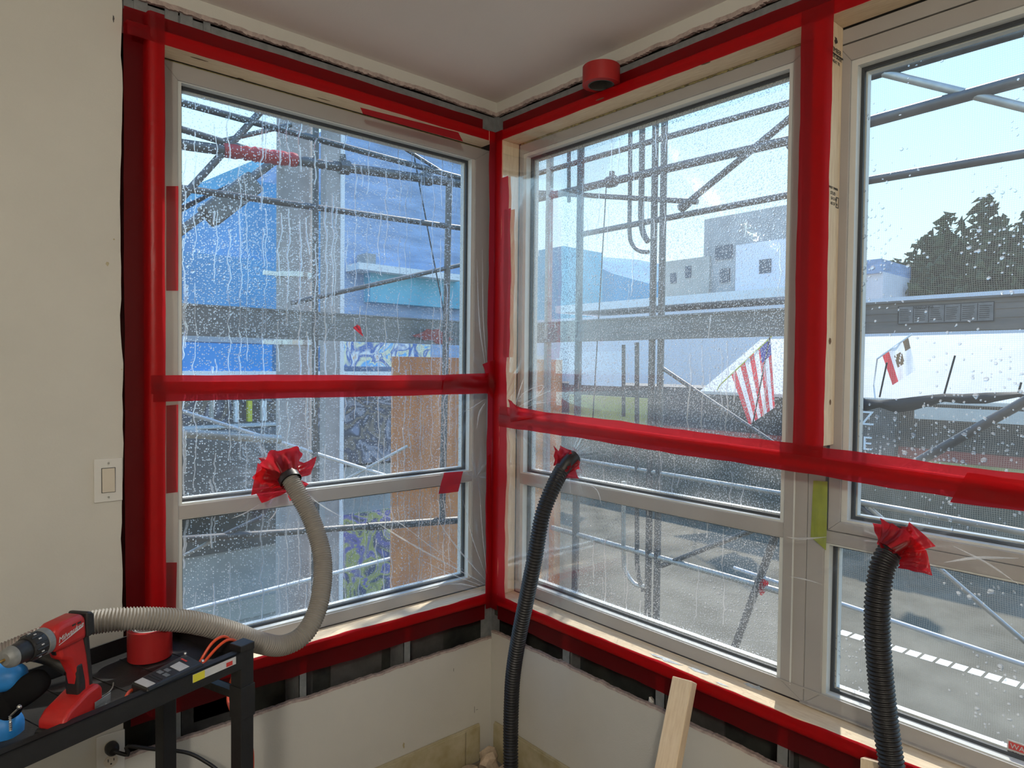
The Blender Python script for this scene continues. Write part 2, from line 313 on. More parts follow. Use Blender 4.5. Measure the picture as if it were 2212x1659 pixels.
# ------------------------------------------------------------------ mesh helpers
class MB:
    def __init__(s): s.v = []; s.f = []; s.mi = []; s.uv = None
    def add(s, vs, fs, mi=0):
        o = len(s.v); s.v += [tuple(v) for v in vs]
        for f in fs: s.f.append(tuple(i+o for i in f)); s.mi.append(mi)
        return s
    def hexa(s, p, mi=0):   # 8 points: bottom 4 ccw, top 4 ccw
        return s.add(p, [(3, 2, 1, 0), (4, 5, 6, 7), (0, 1, 5, 4), (1, 2, 6, 5), (2, 3, 7, 6), (3, 0, 4, 7)], mi)
    def box(s, x0, x1, y0, y1, z0, z1, mi=0, T=None):
        p = [(x0, y0, z0), (x1, y0, z0), (x1, y1, z0), (x0, y1, z0), (x0, y0, z1), (x1, y0, z1), (x1, y1, z1), (x0, y1, z1)]
        if T is not None: p = [T @ Vector(q) for q in p]
        return s.hexa(p, mi)
    def tube(s, pts, rad, seg=12, mi=0, cap=True):
        pts = [Vector(p) for p in pts]; n = len(pts)
        if not isinstance(rad, (list, tuple)): rad = [rad]*n
        t0 = (pts[1]-pts[0]).normalized()
        up = Vector((0, 0, 1)) if abs(t0.z) < .9 else Vector((1, 0, 0))
        nx = t0.cross(up).normalized(); vs = []; tp = t0
        for i in range(n):
            t = (pts[min(i+1, n-1)]-pts[max(i-1, 0)]).normalized()
            ax = tp.cross(t)
            if ax.length > 1e-7: nx = Matrix.Rotation(tp.angle(t), 3, ax.normalized()) @ nx
            nx = (nx - t*nx.dot(t)).normalized(); ny = t.cross(nx); tp = t
            for k in range(seg):
                a = 2*math.pi*k/seg; vs.append(pts[i]+(nx*math.cos(a)+ny*math.sin(a))*rad[i])
        fs = [(i*seg+k, i*seg+(k+1) % seg, (i+1)*seg+(k+1) % seg, (i+1)*seg+k) for i in range(n-1) for k in range(seg)]
        if cap: fs += [tuple(range(seg))[::-1], tuple((n-1)*seg+k for k in range(seg))]
        return s.add(vs, fs, mi)
    def lathe(s, prof, T, seg=32, mi=0, closed=False):   # prof: (axial, radius) along local X
        vs = []; n = len(prof)
        for (a, r) in prof:
            for k in range(seg):
                t = 2*math.pi*k/seg; vs.append(T @ Vector((a, r*math.cos(t), r*math.sin(t))))
        fs = [(i*seg+k, i*seg+(k+1) % seg, (i+1)*seg+(k+1) % seg, (i+1)*seg+k) for i in range(n-1) for k in range(seg)]
        if closed: fs += [((n-1)*seg+k, (n-1)*seg+(k+1) % seg, (k+1) % seg, k) for k in range(seg)]
        else: fs += [tuple(range(seg))[::-1], tuple((n-1)*seg+k for k in range(seg))]
        return s.add(vs, fs, mi)
    def prism(s, poly, d0, d1, T, mi=0):   # poly in local XZ, extruded in Y
        n = len(poly); vs = [T @ Vector((x, d0, z)) for x, z in poly]+[T @ Vector((x, d1, z)) for x, z in poly]
        return s.add(vs, [tuple(range(n)), tuple(range(2*n-1, n-1, -1))]+[(i, i+n, (i+1) % n+n, (i+1) % n) for i in range(n)], mi)
    def grid(s, nu, nv, fn, mi=0, uvf=None):
        vs = [fn(i/nu, j/nv) for j in range(nv+1) for i in range(nu+1)]
        fs = [(j*(nu+1)+i, j*(nu+1)+i+1, (j+1)*(nu+1)+i+1, (j+1)*(nu+1)+i) for j in range(nv) for i in range(nu)]
        return s.add(vs, fs, mi)
    def build(s, name, mats, parent=None, smooth=False, bevel=0, bseg=2, origin=None, recalc=True, uvf=None, auto=None):
        me = bpy.data.meshes.new(name)
        o = Vector(origin) if origin is not None else Vector((0, 0, 0))
        if origin is None and parent is None and s.v:
            xs = list(zip(*s.v)); o = Vector(((min(xs[0])+max(xs[0]))/2, (min(xs[1])+max(xs[1]))/2, min(xs[2])))
        if parent is not None: o = world_loc(parent)
        me.from_pydata([tuple(Vector(v)-o) for v in s.v], [], s.f)
        if isinstance(mats, str): mats = [mats]
        for m in mats: me.materials.append(MATS[m])
        for p, mi in zip(me.polygons, s.mi): p.material_index = mi; p.use_smooth = smooth
        if uvf:
            uvl = me.uv_layers.new(name='UVMap')
            for lp in me.loops: uvl.data[lp.index].uv = uvf(Vector(me.vertices[lp.vertex_index].co)+o)
        if recalc:
            bm = bmesh.new(); bm.from_mesh(me); bmesh.ops.recalc_face_normals(bm, faces=bm.faces)
            bm.to_mesh(me); bm.free()
        if smooth: me.set_sharp_from_angle(angle=math.radians(auto or 40))
        ob = bpy.data.objects.new(name, me); COL.objects.link(ob)
        if parent is not None: ob.parent = parent
        else: ob.location = o
        if bevel:
            md = ob.modifiers.new('bevel', 'BEVEL'); md.width = bevel; md.segments = bseg; md.limit_method = 'ANGLE'; md.harden_normals = False
        return ob
def world_loc(o):
    l = Vector((0, 0, 0))
    while o is not None: l += o.location; o = o.parent
    return l
def tag(o, label=None, cat=None, group=None, kind=None):
    if label: o['label'] = label
    if cat: o['category'] = cat
    if group: o['group'] = group
    if kind: o['kind'] = kind
    return o
def thing(name, loc, label, cat, group=None):
    o = bpy.data.objects.new(name, None); o.empty_display_size = .05; COL.objects.link(o); o.location = loc
    return tag(o, label, cat, group)
def structure(o, label=None): return tag(o, label, None, None, 'structure')
def sroot(name, loc):
    o = bpy.data.objects.new(name, None); o.empty_display_size = .05; COL.objects.link(o); o.location = loc; o['kind'] = 'structure'; return o
def smoothpath(P, n=12):
    P = [Vector(p) for p in P]; Q = [P[0]*2-P[1]]+P+[P[-1]*2-P[-2]]; out = []
    for i in range(1, len(Q)-2):
        a, b, c, d = Q[i-1:i+3]
        for k in range(n):
            t = k/n; out.append(.5*((2*b)+(c-a)*t+(2*a-5*b+4*c-d)*t*t+(3*b-a-3*c+d)*t**3))
    out.append(P[-1]); return out
def resample(P, step):
    out = [P[0]]; acc = 0
    for i in range(1, len(P)):
        a, b = P[i-1], P[i]; L = (b-a).length
        while acc+L >= step:
            t = (step-acc)/L; a = a+(b-a)*t; out.append(a.copy()); L = (b-a).length; acc = 0
        acc += L
    return out
def text_mesh(name, txt, size, M4, mat, parent, thick=0.0004, align='LEFT', shear=0):
    cu = bpy.data.curves.new(name, 'FONT'); cu.body = txt; cu.size = size; cu.extrude = thick; cu.align_x = align; cu.shear = shear; cu.resolution_u = 3
    tmp = bpy.data.objects.new(name+'_tmp', cu); COL.objects.link(tmp)
    dg = bpy.context.evaluated_depsgraph_get(); me = bpy.data.meshes.new_from_object(tmp.evaluated_get(dg))
    bpy.data.objects.remove(tmp); me.materials.clear(); me.materials.append(MATS[mat])
    pl = world_loc(parent) if parent else Vector((0, 0, 0))
    me.transform(Matrix.Translation(-pl) @ M4)
    ob = bpy.data.objects.new(name, me); COL.objects.link(ob)
    if parent: ob.parent = parent
    return ob
def MA(u, z, w): return (u, w, z)      # wall on the left: u = x, w = depth outwards (y)
def MBm(u, z, w): return (w, u, z)     # wall on the right: u = y, w = depth outwards (x)
def ring(mb, mp, o, i, w0, w1, mi=0, tuck=None):
    (ou0, ou1, oz0, oz1), (iu0, iu1, iz0, iz1) = o, i
    O = [(ou0, oz0), (ou1, oz0), (ou1, oz1), (ou0, oz1)]; I = [(iu0, iz0), (iu1, iz0), (iu1, iz1), (iu0, iz1)]
    for k in range(4):
        a, b = k, (k+1) % 4
        mb.hexa([mp(*O[a], w0), mp(*O[b], w0), mp(*I[b], w0), mp(*I[a], w0), mp(*O[a], w1), mp(*O[b], w1), mp(*I[b], w1), mp(*I[a], w1)], mi)
    return mb
def bar(mb, mp, u0, u1, z0, z1, w0, w1, mi=0):
    mb.hexa([mp(u0, z0, w0), mp(u1, z0, w0), mp(u1, z0, w1), mp(u0, z0, w1), mp(u0, z1, w0), mp(u1, z1, w0), mp(u1, z1, w1), mp(u0, z1, w1)], mi); return mb

FL, CE = -.03, 2.655      # floor and ceiling heights
WX0, WY0 = -4.3, -4.6      # far ends of the room
DF, SFc = .03, .045        # drywall face, stud face (depth into the wall)

# ================================================================== room shell
structure(MB().box(WX0, .3, WY0, .3, FL-.2, FL).build('floor', 'floor_concrete'))
structure(MB().box(WX0, .20, WY0, .20, CE, CE+.15).build('ceiling', 'ceiling_paint'))
def ragged(u0, u1, base, amp, n, sd):
    rnd = random.Random(sd); out = []; v = 0
    for i in range(n+1):
        v = v*.7+rnd.uniform(-1, 1)*amp*.5
        out.append((u0+(u1-u0)*i/n, base+v))
    return out
def dry_panel(mb, mp, pts_lo, pts_hi, w0, w1):   # strips between two polylines with the same parameter
    for (a, b), (c, d) in zip(zip(pts_lo, pts_lo[1:]), zip(pts_hi, pts_hi[1:])):
        mb.hexa([mp(*a, w0), mp(*b, w0), mp(*b, w1), mp(*a, w1), mp(*c, w0), mp(*d, w0), mp(*d, w1), mp(*c, w1)])
# left wall (A): drywall left of the window, low strip, strip under the ceiling
mb = MB()
rg = ragged(FL, CE, -1.322, .006, 60, 3)
for (a, b) in zip(rg, rg[1:]):
    mb.hexa([MA(WX0, a[0], DF), MA(a[1], a[0], DF), MA(a[1], a[0], SFc), MA(WX0, a[0], SFc), MA(WX0, b[0], DF), MA(b[1], b[0], DF), MA(b[1], b[0], SFc), MA(WX0, b[0], SFc)])
hi = ragged(-1.318, DF, .462, .0035, 110, 5); dry_panel(mb, MA, [(u, FL) for u, _ in hi], hi, DF, SFc)
lo = ragged(-1.318, DF, 2.605, .004, 110, 6); dry_panel(mb, MA, lo, [(u, CE) for u, _ in lo], DF, SFc)
wl = structure(mb.build('wall_left', 'drywall', recalc=True))
mb = MB()
for arr, dz, z0 in ((hi, .006, 1), (lo, -.010, -1)):   # torn paper and gypsum along the cut edges
    rnd = random.Random(9)
    for (a, b) in zip(arr, arr[1:]):
        h1, h2 = rnd.uniform(.1, .6)*dz, rnd.uniform(.1, .6)*dz
        mb.hexa([MA(a[0], a[1]-dz, DF-.002), MA(b[0], b[1]-dz, DF-.002), MA(b[0], b[1]-dz, SFc), MA(a[0], a[1]-dz, SFc), MA(a[0], a[1]+h1, DF-.001), MA(b[0], b[1]+h2, DF-.001), MA(b[0], b[1]+h2*.5, SFc), MA(a[0], a[1]+h1*.5, SFc)])
mb.build('torn_edge', 'drywall_edge', wl)
mb = MB(); bar(mb, MA, WX0, .2, FL, .665, .155, .17); bar(mb, MA, WX0, .2, 2.47, CE, .155, .17); bar(mb, MA, WX0, -1.205, .6, 2.5, .155, .17)
mb.build('black_sheathing', 'black_paper', wl)
mb = MB(); bar(mb, MA, WX0, -1.36, FL, CE, SFc+.001, .06); mb.build('backing', 'cavity_panel', wl)
mb = MB()
for u0, u1, z0, z1 in ((-1.16, -.98, .30, .56), (-.80, -.70, .34, .56), (-.63, -.42, .36, .56), (-.30, -.13, .40, .575), (-1.10, -.98, .44, .60)):
    bar(mb, MA, u0, u1, z0, z1, .146, .154)
mb.build('cavity_panel', 'cavity_panel', wl)
# right wall (B)
YE = -2.5
mb = MB()
hi = ragged(-4.5, DF, .488, .0035, 380, 15); hi = hi[::-1]; dry_panel(mb, MBm, [(u, FL) for u, _ in hi], hi, DF, SFc)
lo = ragged(DF, -4.5, 2.605, .004, 380, 16); dry_panel(mb, MBm, lo, [(u, CE) for u, _ in lo], DF, SFc)
bar(mb, MBm, -4.6, YE-.1, .48, 2.61, DF, SFc)
wr = structure(mb.build('wall_right', 'drywall'))
mb = MB(); rnd = random.Random(19)
for arr, dz in ((hi, .006), (lo, -.010)):
    for (a, b) in zip(arr, arr[1:]):
        h1, h2 = rnd.uniform(.1, .6)*dz, rnd.uniform(.1, .6)*dz
        mb.hexa([MBm(a[0], a[1]-dz, DF-.002), MBm(b[0], b[1]-dz, DF-.002), MBm(b[0], b[1]-dz, SFc), MBm(a[0], a[1]-dz, SFc), MBm(a[0], a[1]+h1, DF-.001), MBm(b[0], b[1]+h2, DF-.001), MBm(b[0], b[1]+h2*.5, SFc), MBm(a[0], a[1]+h1*.5, SFc)])
mb.build('torn_edge', 'drywall_edge', wr)
mb = MB(); bar(mb, MBm, -4.6, .155, FL, .665, .155, .17); bar(mb, MBm, -4.6, .155, 2.47, CE, .155, .17); bar(mb, MBm, -4.6, YE-.1, .6, 2.5, .155, .17)
mb.build('black_sheathing', 'black_paper', wr)
mb = MB()
for u0, u1, z0, z1 in ((-.80, -.72, .42, .62), (-.98, -.86, .40, .60), (-1.34, -1.22, .30, .50), (-1.72, -1.42, .25, .48)):
    bar(mb, MBm, u0, u1, z0, z1, .146, .154)
mb.build('cavity_panel', 'cavity_panel', wr)
structure(MB().box(WX0-.1, WX0, WY0, .17, FL, CE).build('wall_side', 'drywall'))
structure(MB().box(WX0, .17, WY0-.1, WY0, FL, CE).build('wall_rear', 'drywall'))
# baseboards
mb = MB(); bar(mb, MA, -3.9, -.11, FL, .115, .016, DF-.001); bar(mb, MA, -.105, -.035, FL, .115, .017, DF-.001)
bar(mb, MA, -3.9, -.035, .108, .122, .020, DF-.001)
bb = structure(mb.build('baseboard_left', 'baseboard_paint', bevel=.002))
mb = MB(); bar(mb, MBm, -4.5, -.005, FL, .115, .016, DF-.001); bar(mb, MBm, -4.5, -.005, .108, .122, .020, DF-.001)
structure(mb.build('baseboard_right', 'baseboard_paint', bevel=.002))

# light gauge framing (setting)
ti = [0]
def trim(mb, mat, label=None, **k):
    ti[0] += 1; return structure(mb.build('trim_%d' % ti[0], mat, **k), label)
def cstud(mp, u0, u1, z0, z1):   # C shaped metal stud seen edge on
    mb = MB(); bar(mb, mp, u0, u1, z0, z1, SFc, SFc+.002); bar(mb, mp, u0, u0+.002, z0, z1, SFc, .14)
    s = 1 if u1 > u0 else -1
    bar(mb, mp, u1-.002*s, u1, z0, z1, SFc, SFc+.012); return mb
def us(px0, px1, py, wall):
    f = (lambda p: ony(p, py, SFc).x) if wall == 'A' else (lambda p: onx(p, py, SFc).y)
    return f(px0), f(px1)
for px0, px1, py, wl_, z0, z1 in ((646, 663, 1470, 'A', FL, .62), (872, 887, 1400, 'A', FL, .62), (352, 392, 1560, 'A', FL, .62), (1216, 1231, 1430, 'B', FL, .62), (1417, 1436, 1520, 'B', FL, .62), (1680, 1703, 1640, 'B', FL, .62)):
    u0, u1 = us(px0, px1, py, wl_)
    trim(cstud(MA if wl_ == 'A' else MBm, u0, u1, z0, z1), 'galvanized', 'galvanized metal stud edge in the wall opening below the windows')
mb = MB(); mb.box(.031, .075, .031, .075, .44, CE); mb.box(-.012, .03, .046, .05, .44, .66); trim(mb, 'galvanized', 'galvanized metal post in the room corner')
mb = MB(); bar(mb, MA, -1.36, .05, 2.50, 2.598, SFc, SFc+.003)
for i, u in enumerate((-1.285, -1.205, -1.165, -1.10)): bar(mb, MA, u, u+(.035 if i < 3 else .02), 2.55, 2.605, SFc-.005, SFc)
trim(mb, 'galvanized', 'galvanized track above the left window')
mb = MB(); bar(mb, MBm, YE-.1, .05, 2.50, 2.598, SFc, SFc+.003)
trim(mb, 'galvanized', 'galvanized track above the right windows')

# ================================================================== lumber bucks round the windows (2x4s)
HZ, SZ, BT = 2.482, .66, .038
def board(mp, u0, u1, z0, z1, w0=0, w1=.089, mat='lumber', label='', name='lumber_board', knots=()):
    mb = MB(); bar(mb, mp, u0, u1, z0, z1, w0, w1)
    ob = mb.build(name, mat, bevel=.003); tag(ob, label, 'lumber', 'softwood boards framing the windows'); return ob
b1 = board(MA, -1.255, .0, HZ, HZ+BT, label='pale wooden board across the head of the left window')
board(MA, -1.255, -1.217, SZ, HZ, mat='lumber_z', label='wooden upright board at the left side of the left window, under red tape')
board(MA, -1.255, .089, SZ-BT, SZ, label='wooden sill board under the left window')
board(MBm, -.045, -.007, SZ, HZ, mat='lumber_z', label='wooden upright board in the corner at the left side of the middle window')
b2 = board(MBm, YE, .0, HZ, HZ+BT, mat='lumber_y', label='long wooden board across the head of the middle and right windows')
b3 = board(MBm, YE, .0-.002, SZ-BT, SZ, mat='lumber_y', label='long wooden sill board under the middle and right windows, smeared with white putty')
b4 = board(MBm, -1.322, -1.284, 1.385, HZ, mat='lumber_z', label='wooden stud between the middle and right windows, stamped with ink and taped red', name='wooden_stud')
board(MBm, YE-.05, YE, SZ, HZ, mat='lumber_z', label='wooden upright board at the far end of the right window, outside the picture')
board(MA, -1.217, .0-.002, 1.492, 1.530, .004, .016, label='thin wooden batten behind the red band across the left window', name='wooden_batten')
mb = MB(); zb = lambda y: 1.366+.042*y*-1*-1
mb.hexa([(.004, YE, 1.362+.03*YE), (.004, -.047, 1.362), (.022, -.047, 1.362), (.022, YE, 1.362+.03*YE), (.004, YE, 1.398+.03*YE), (.004, -.047, 1.400), (.022, -.047, 1.400), (.022, YE, 1.398+.03*YE)])
tag(mb.build('wooden_batten', 'lumber_y', bevel=.003), 'thin wooden batten behind the red band across the middle and right windows', 'lumber', 'softwood boards framing the windows')
def disc_on(parent, name, mp_pts, mat, n=14):
    mb = MB(); mb.add(mp_pts, [tuple(range(len(mp_pts)))]); return mb.build(name, mat, parent, recalc=False)
def blob(c, ru, rv, U, V, n=16, sd=0, jag=.25):
    r = random.Random(sd); return [Vector(c)+U*(math.cos(2*math.pi*k/n)*ru*(1-jag*r.random()))+V*(math.sin(2*math.pi*k/n)*rv*(1-jag*r.random())) for k in range(n)]
XV, YV, ZV = Vector((1, 0, 0)), Vector((0, 1, 0)), Vector((0, 0, 1))
for (px, py, ru, rv, sd) in ((1296, 214, .02, .005, 1), (1525, 137, .018, .004, 2), (430, 128, .03, .004, 3), (520, 170, .012, .004, 4), (700, 215, .03, .003, 5)):
    A = px < 1080; c = onz(px, py, HZ-.0006)
    disc_on(b1 if A else b2, 'knot', blob(c, ru if A else rv, rv if A else ru, XV, YV, sd=sd), 'knot')
for (px, py, ru, rv, sd) in ((1268, 1325, .012, .03, 11), (1418, 1418, .006, .02, 12)):
    disc_on(b3, 'knot', blob(onz(px, py, SZ+.0006), ru, rv, XV, YV, sd=sd), 'knot')
for (px, py, ru, rv, sd) in ((1440, 1425, .014, .07, 21), (1510, 1450, .012, .05, 22), (1628, 1483, .018, .035, 23), (1560, 1478, .006, .03, 24), (1950, 1590, .012, .04, 25)):
    mb = MB(); mb.grid(1, 1, lambda u, v: (0, 0, 0)); mb = MB(); c = onz(px, py, SZ+.0008)
    ptz = blob(c, ru, rv, XV, YV, 22, sd, .55); mb.add(ptz+[q+ZV*.0012 for q in []], [tuple(range(22))]); mb.build('putty_smear', 'caulk', b3, recalc=False)
disc_on(b4, 'knot', blob((.05, -1.3226, 1.66), .008, .010, XV, ZV, sd=31), 'knot')
disc_on(b4, 'knot', blob((.06, -1.3226, 1.50), .006, .008, XV, ZV, sd=32), 'knot')
RY = Matrix.Rotation(math.pi/2, 4, 'X')     # text upright, facing -Y
def txt_negY(name, t, size, x, y, z, mat, parent, align='CENTER', rot=0, shear=0):
    return text_mesh(name, t, size, Matrix.Translation((x, y, z)) @ Matrix.Rotation(rot, 4, 'Y') @ RY, mat, parent, .0003, align, shear)
txt_negY('ink_stamp', 'WEST TIMBER', .0085, .050, -1.3225, 2.055, 'ink', b4)
txt_negY('ink_stamp', 'STUD', .012, .048, -1.3225, 2.040, 'ink', b4)
txt_negY('ink_stamp', 'S4 S HT', .011, .055, -1.3225, 2.027, 'ink', b4)
txt_negY('ink_stamp', 'AS 57 19', .011, .055, -1.3225, 2.014, 'ink', b4)
mb = MB(); ring(mb, lambda u, z, w: (u, w, z), (.066, .082, 2.010, 2.038), (.068, .080, 2.012, 2.036), -1.3228, -1.3222); mb.build('ink_stamp', 'ink', b4)
disc_on(b4, 'ink_stamp', blob((.045, -1.3226, 2.435), .012, .014, XV, ZV, 18, 41, .7), 'ink')
txt_negY('ink_stamp', 'TIMBER', .017, .048, -1.3225, 2.405, 'ink', b4)
txt_negY('ink_stamp', 'STUD GRADE', .011, .048, -1.3225, 2.390, 'ink', b4)
txt_negY('ink_stamp', 'HEAT TR', .011, .048, -1.3225, 2.377, 'ink', b4)
mb = MB(); mb.box(.0, .089, -1.3232, -1.3224, 2.398, 2.4015); mb.build('ink_stamp', 'ink', b4)

# ================================================================== windows
FO = .089
def uvA(p): return (p.x, p.z)
def uvB(p): return (p.y, p.z)
def pane(mp, rect, w, name, mat, parent, uvf):
    u0, u1, z0, z1 = rect; mb = MB(); mb.add([mp(u0, z0, w), mp(u1, z0, w), mp(u1, z1, w), mp(u0, z1, w)], [(0, 1, 2, 3)])
    return mb.build(name, mat, parent, recalc=False, uvf=uvf)
def sash(root, mp, flange_in, glass, mat, uvf, w0=FO, beadw=None):
    """bead, gasket and pane inside an opening"""
    g = glass; fi = flange_in
    mb = MB(); ring(mb, mp, (fi[0], fi[1], fi[2], fi[3]), (g[0]-.008, g[1]+.008, g[2]-.008, g[3]+.008), w0+.006, w0+.030); mb.build('glazing_bead', 'frame_bead', root)
    mb = MB(); ring(mb, mp, (g[0]-.012, g[1]+.012, g[2]-.012, g[3]+.012), (g[0], g[1], g[2], g[3]), w0+.031, w0+.040); mb.build('gasket', 'gasket_rubber', root)
    mb = MB(); ring(mb, mp, (g[0]-.010, g[1]+.010, g[2]-.010, g[3]+.010), (g[0]+.003, g[1]-.003, g[2]+.003, g[3]-.003), w0+.044, w0+.065); mb.build('outer_glazing_trim', 'frame_bead', root)
    pane(mp, (g[0]-.004, g[1]+.004, g[2]-.004, g[3]+.004), w0+.042, 'glass_pane', mat, root, uvf)
# window 1 (left wall)
w1 = sroot('window_1', (-.6, FO, SZ))
mb = MB(); fi1 = (-1.158, -.030, .703, 2.428)
ring(mb, MA, (-1.205, .045, .662, 2.478), fi1, FO, .16)
mb.build('window_frame', 'frame_vinyl', w1, bevel=.002)
mb = MB(); ring(mb, MA, (-1.216, .0, .661, 2.481), (-1.203, .046, .663, 2.477), .092, .15); mb.build('spray_foam', 'foam', w1)
mb = MB()
rnd = random.Random(4)
for k in range(46): z = .70+k*.038; mb.tube([(.046+rnd.uniform(0, .004), .088, z), (.048+rnd.uniform(0, .004), .088, z+.045)], rnd.uniform(.003, .006), 6)
mb.build('spray_foam', 'foam', w1)
bar_ = MB(); bar(bar_, MA, -1.158, -.030, 1.108, 1.150, FO+.002, .15); bar_.build('transom', 'frame_vinyl', w1, bevel=.002)
sash(w1, MA, (-1.158, -.030, 1.150, 2.428), (-1.139, -.054, 1.163, 2.417), 'glass_streaked', uvA)
sash(w1, MA, (-1.158, -.030, .703, 1.108), (-1.139, -.054, .716, 1.098), 'glass_streaked', uvA)
# window 2 (middle)
w2 = sroot('window_2', (FO, -.65, SZ))
mb = MB(); ring(mb, MBm, (-1.2545, -.047, .662, 2.478), (-1.187, -.064, .703, 2.440), FO, .16); mb.build('window_frame', 'frame_vinyl', w2, bevel=.002)
mb = MB(); bar(mb, MBm, -1.22, -1.216, .70, 2.44, FO-.003, FO); mb.build('cover_strip', 'frame_bead', w2)
mb = MB(); bar(mb, MBm, -1.187, -.064, 1.108, 1.150, FO+.002, .15); mb.build('transom', 'frame_vinyl', w2, bevel=.002)
sash(w2, MBm, (-1.187, -.064, 1.150, 2.440), (-1.166, -.090, 1.163, 2.419), 'glass_beaded', uvB)
sash(w2, MBm, (-1.187, -.064, .703, 1.108), (-1.166, -.090, .716, 1.098), 'glass_beaded', uvB)
mb = MB()
for k in range(120):
    y = -.06-k*.01; r_ = rnd.uniform(.001, .005); mb.tube([(.088, y, 2.480), (.088, y-.012, 2.480)], r_, 5)
mb.build('spray_foam', 'foam', w2)
# window 3 (right)
w3 = sroot('window_3', (FO, -1.9, SZ))
mb = MB(); ring(mb, MBm, (YE+.01, -1.2555, .662, 2.478), (YE+.05, -1.302, .703, 2.440), FO, .16); mb.build('window_frame', 'frame_vinyl', w3, bevel=.002)
mb = MB(); bar(mb, MBm, YE+.05, -1.302, 1.118, 1.152, FO+.002, .15); mb.build('transom', 'frame_vinyl', w3, bevel=.002)
mb = MB(); ring(mb, MBm, (YE+.052, -1.311, 1.154, 2.436), (YE+.09, -1.343, 1.182, 2.392), FO-.001, .15); mb.build('sash_frame', 'frame_vinyl', w3, bevel=.002)
sash(w3, MBm, (YE+.09, -1.343, 1.182, 2.392), (YE+.11, -1.366, 1.196, 2.368), 'glass_speckled', uvB)
sash(w3, MBm, (YE+.05, -1.302, .703, 1.118), (YE+.07, -1.322, .716, 1.105), 'glass_speckled', uvB)
mb = MB(); bar(mb, MBm, YE+.05, -1.25, .6635, .668, FO-.012, FO); bar(mb, MBm, YE+.05, -.05, .702, .7065, FO-.004, FO); mb.build('sill_bead', 'frame_vinyl', w3)
# black corner post outside between window 1 and window 2
mb = MB(); mb.box(.047, .17, -.043, .17, .55, 2.6); trim(mb, 'black_paper', 'dark post in the outer corner between the windows')
# warning sticker low on window 3 glass
q = onx(2176, 1596, FO+.0405); st = thing('warning_sticker', (FO+.0405, q.y-.035, .725), 'red and white WARNING sticker low on the right window pane', 'sticker')
mb = MB(); mb.box(FO+.0395, FO+.0405, q.y-.085, q.y, .735-.03, q.z); mb.build('sticker_sheet', 'label_white', st)
mb = MB(); mb.box(FO+.0388, FO+.0394, q.y-.082, q.y-.003, q.z-.020, q.z-.003); mb.build('red_panel', 'label_red', st)
RB = Matrix(((0, 0, -1, 0), (-1, 0, 0, 0), (0, 1, 0, 0), (0, 0, 0, 1)))   # text upright facing -X
text_mesh('lettering', 'WARNING', .016, Matrix.Translation((FO+.0384, q.y-.006, q.z-.017)) @ RB, 'label_white', st)
for k in range(4):
    text_mesh('lettering', ('CONTAINS', 'SAFETY', 'GLASS', 'PANEL')[k], .0085, Matrix.Translation((FO+.0390, q.y-.008, q.z-.030-.009*k)) @ RB, 'ink', st)

# ================================================================== red tape
def wob(a, sd):
    r = random.Random(sd); ph = [r.uniform(0, 6.28) for _ in range(4)]
    return lambda t: a*(math.sin(t*9+ph[0])*.5+math.sin(t*23+ph[1])*.3+math.sin(t*51+ph[2])*.2)
def tape_strip(mp, along, profile, label, sd, n=60, amp=.0015, name='tape_strip', mat='red_tape', group='strips of red sheathing tape', miter=None):
    """profile = list of (c, w): c across the strip, w depth; along = ('u',c->fixed dir, start, end)"""
    kind, s0, s1 = along; mb = MB(); e1, e2, e3 = wob(amp, sd), wob(amp, sd+50), wob(.0012, sd+99)
    m = len(profile)-1
    def fn(a, b):
        s = s0+(s1-s0)*a; j = b*m; i = min(int(j), m-1); f = j-i
        c = profile[i][0]*(1-f)+profile[i+1][0]*f; w = profile[i][1]*(1-f)+profile[i+1][1]*f
        c += e1(s) if b < .01 else (e2(s) if b > .99 else 0)
        w -= abs(e3(s*3+c*40))
        if miter: s = s + miter(a, c)
        return mp(s, c, w) if kind == 'u' else mp(c, s, w)
    mb.grid(n, m*2 if m < 4 else m, fn)
    ob = mb.build(name, mat, smooth=True, recalc=False, auto=60)
    return tag(ob, label, 'tape', group)
G = -.0015
# --- left window perimeter (wraps the board face and runs back onto the wall)
pt = [(HZ-.001, G), (HZ+.018, G), (HZ+.036, G), (HZ+.041, G+.006), (HZ+.044, SFc-.004), (HZ+.060, SFc-.006), (HZ+.092, SFc-.006)]
tape_strip(MA, ('u', -1.31, -.035), pt, 'red tape strip along the top edge of the left window', 1)
pl = [(-1.2165, G), (-1.235, G), (-1.253, G), (-1.258, G+.006), (-1.262, SFc-.005), (-1.28, SFc-.006), (-1.312, SFc-.006)]
tape_strip(MA, ('z', .57, 2.565), pl, 'red tape strip down the left edge of the left window', 2)
pb = [(SZ+.001, G), (SZ-.018, G), (SZ-.038, G), (SZ-.043, G+.006), (SZ-.047, SFc-.008), (SZ-.070, SFc-.006), (SZ-.118, SFc-.006)]
tape_strip(MA, ('u', -1.30, .0), pb, 'red tape strip along the bottom edge of the left window, above the cut drywall', 3, amp=.004)
# --- corner
tape_strip(MA, ('z', SZ-.06, HZ+.038), [(-.032, G-.001), (-.018, G-.002), (-.001, G-.001)], 'red tape strip down the room corner, on the left window side', 4, amp=.004)
tape_strip(MBm, ('z', SZ-.06, HZ+.038), [(-.001, G-.001), (-.022, G-.001), (-.046, G-.002)], 'dark red tape strip down the room corner, over the upright board', 5, amp=.001)
tape_strip(MBm, ('z', SZ-.02, 2.33), [(-.045, G-.003), (-.068, G-.004), (-.094, G-.004)], 'bright backlit red tape strip beside the room corner, left edge of the middle window', 6, amp=.007)
tape_strip(MBm, ('z', 1.62, 2.20), [(-.070, G-.006), (-.095, G-.007), (-.110, G-.007)], 'short doubled red tape patch on the upper left edge of the middle window', 7, n=20, amp=.006)
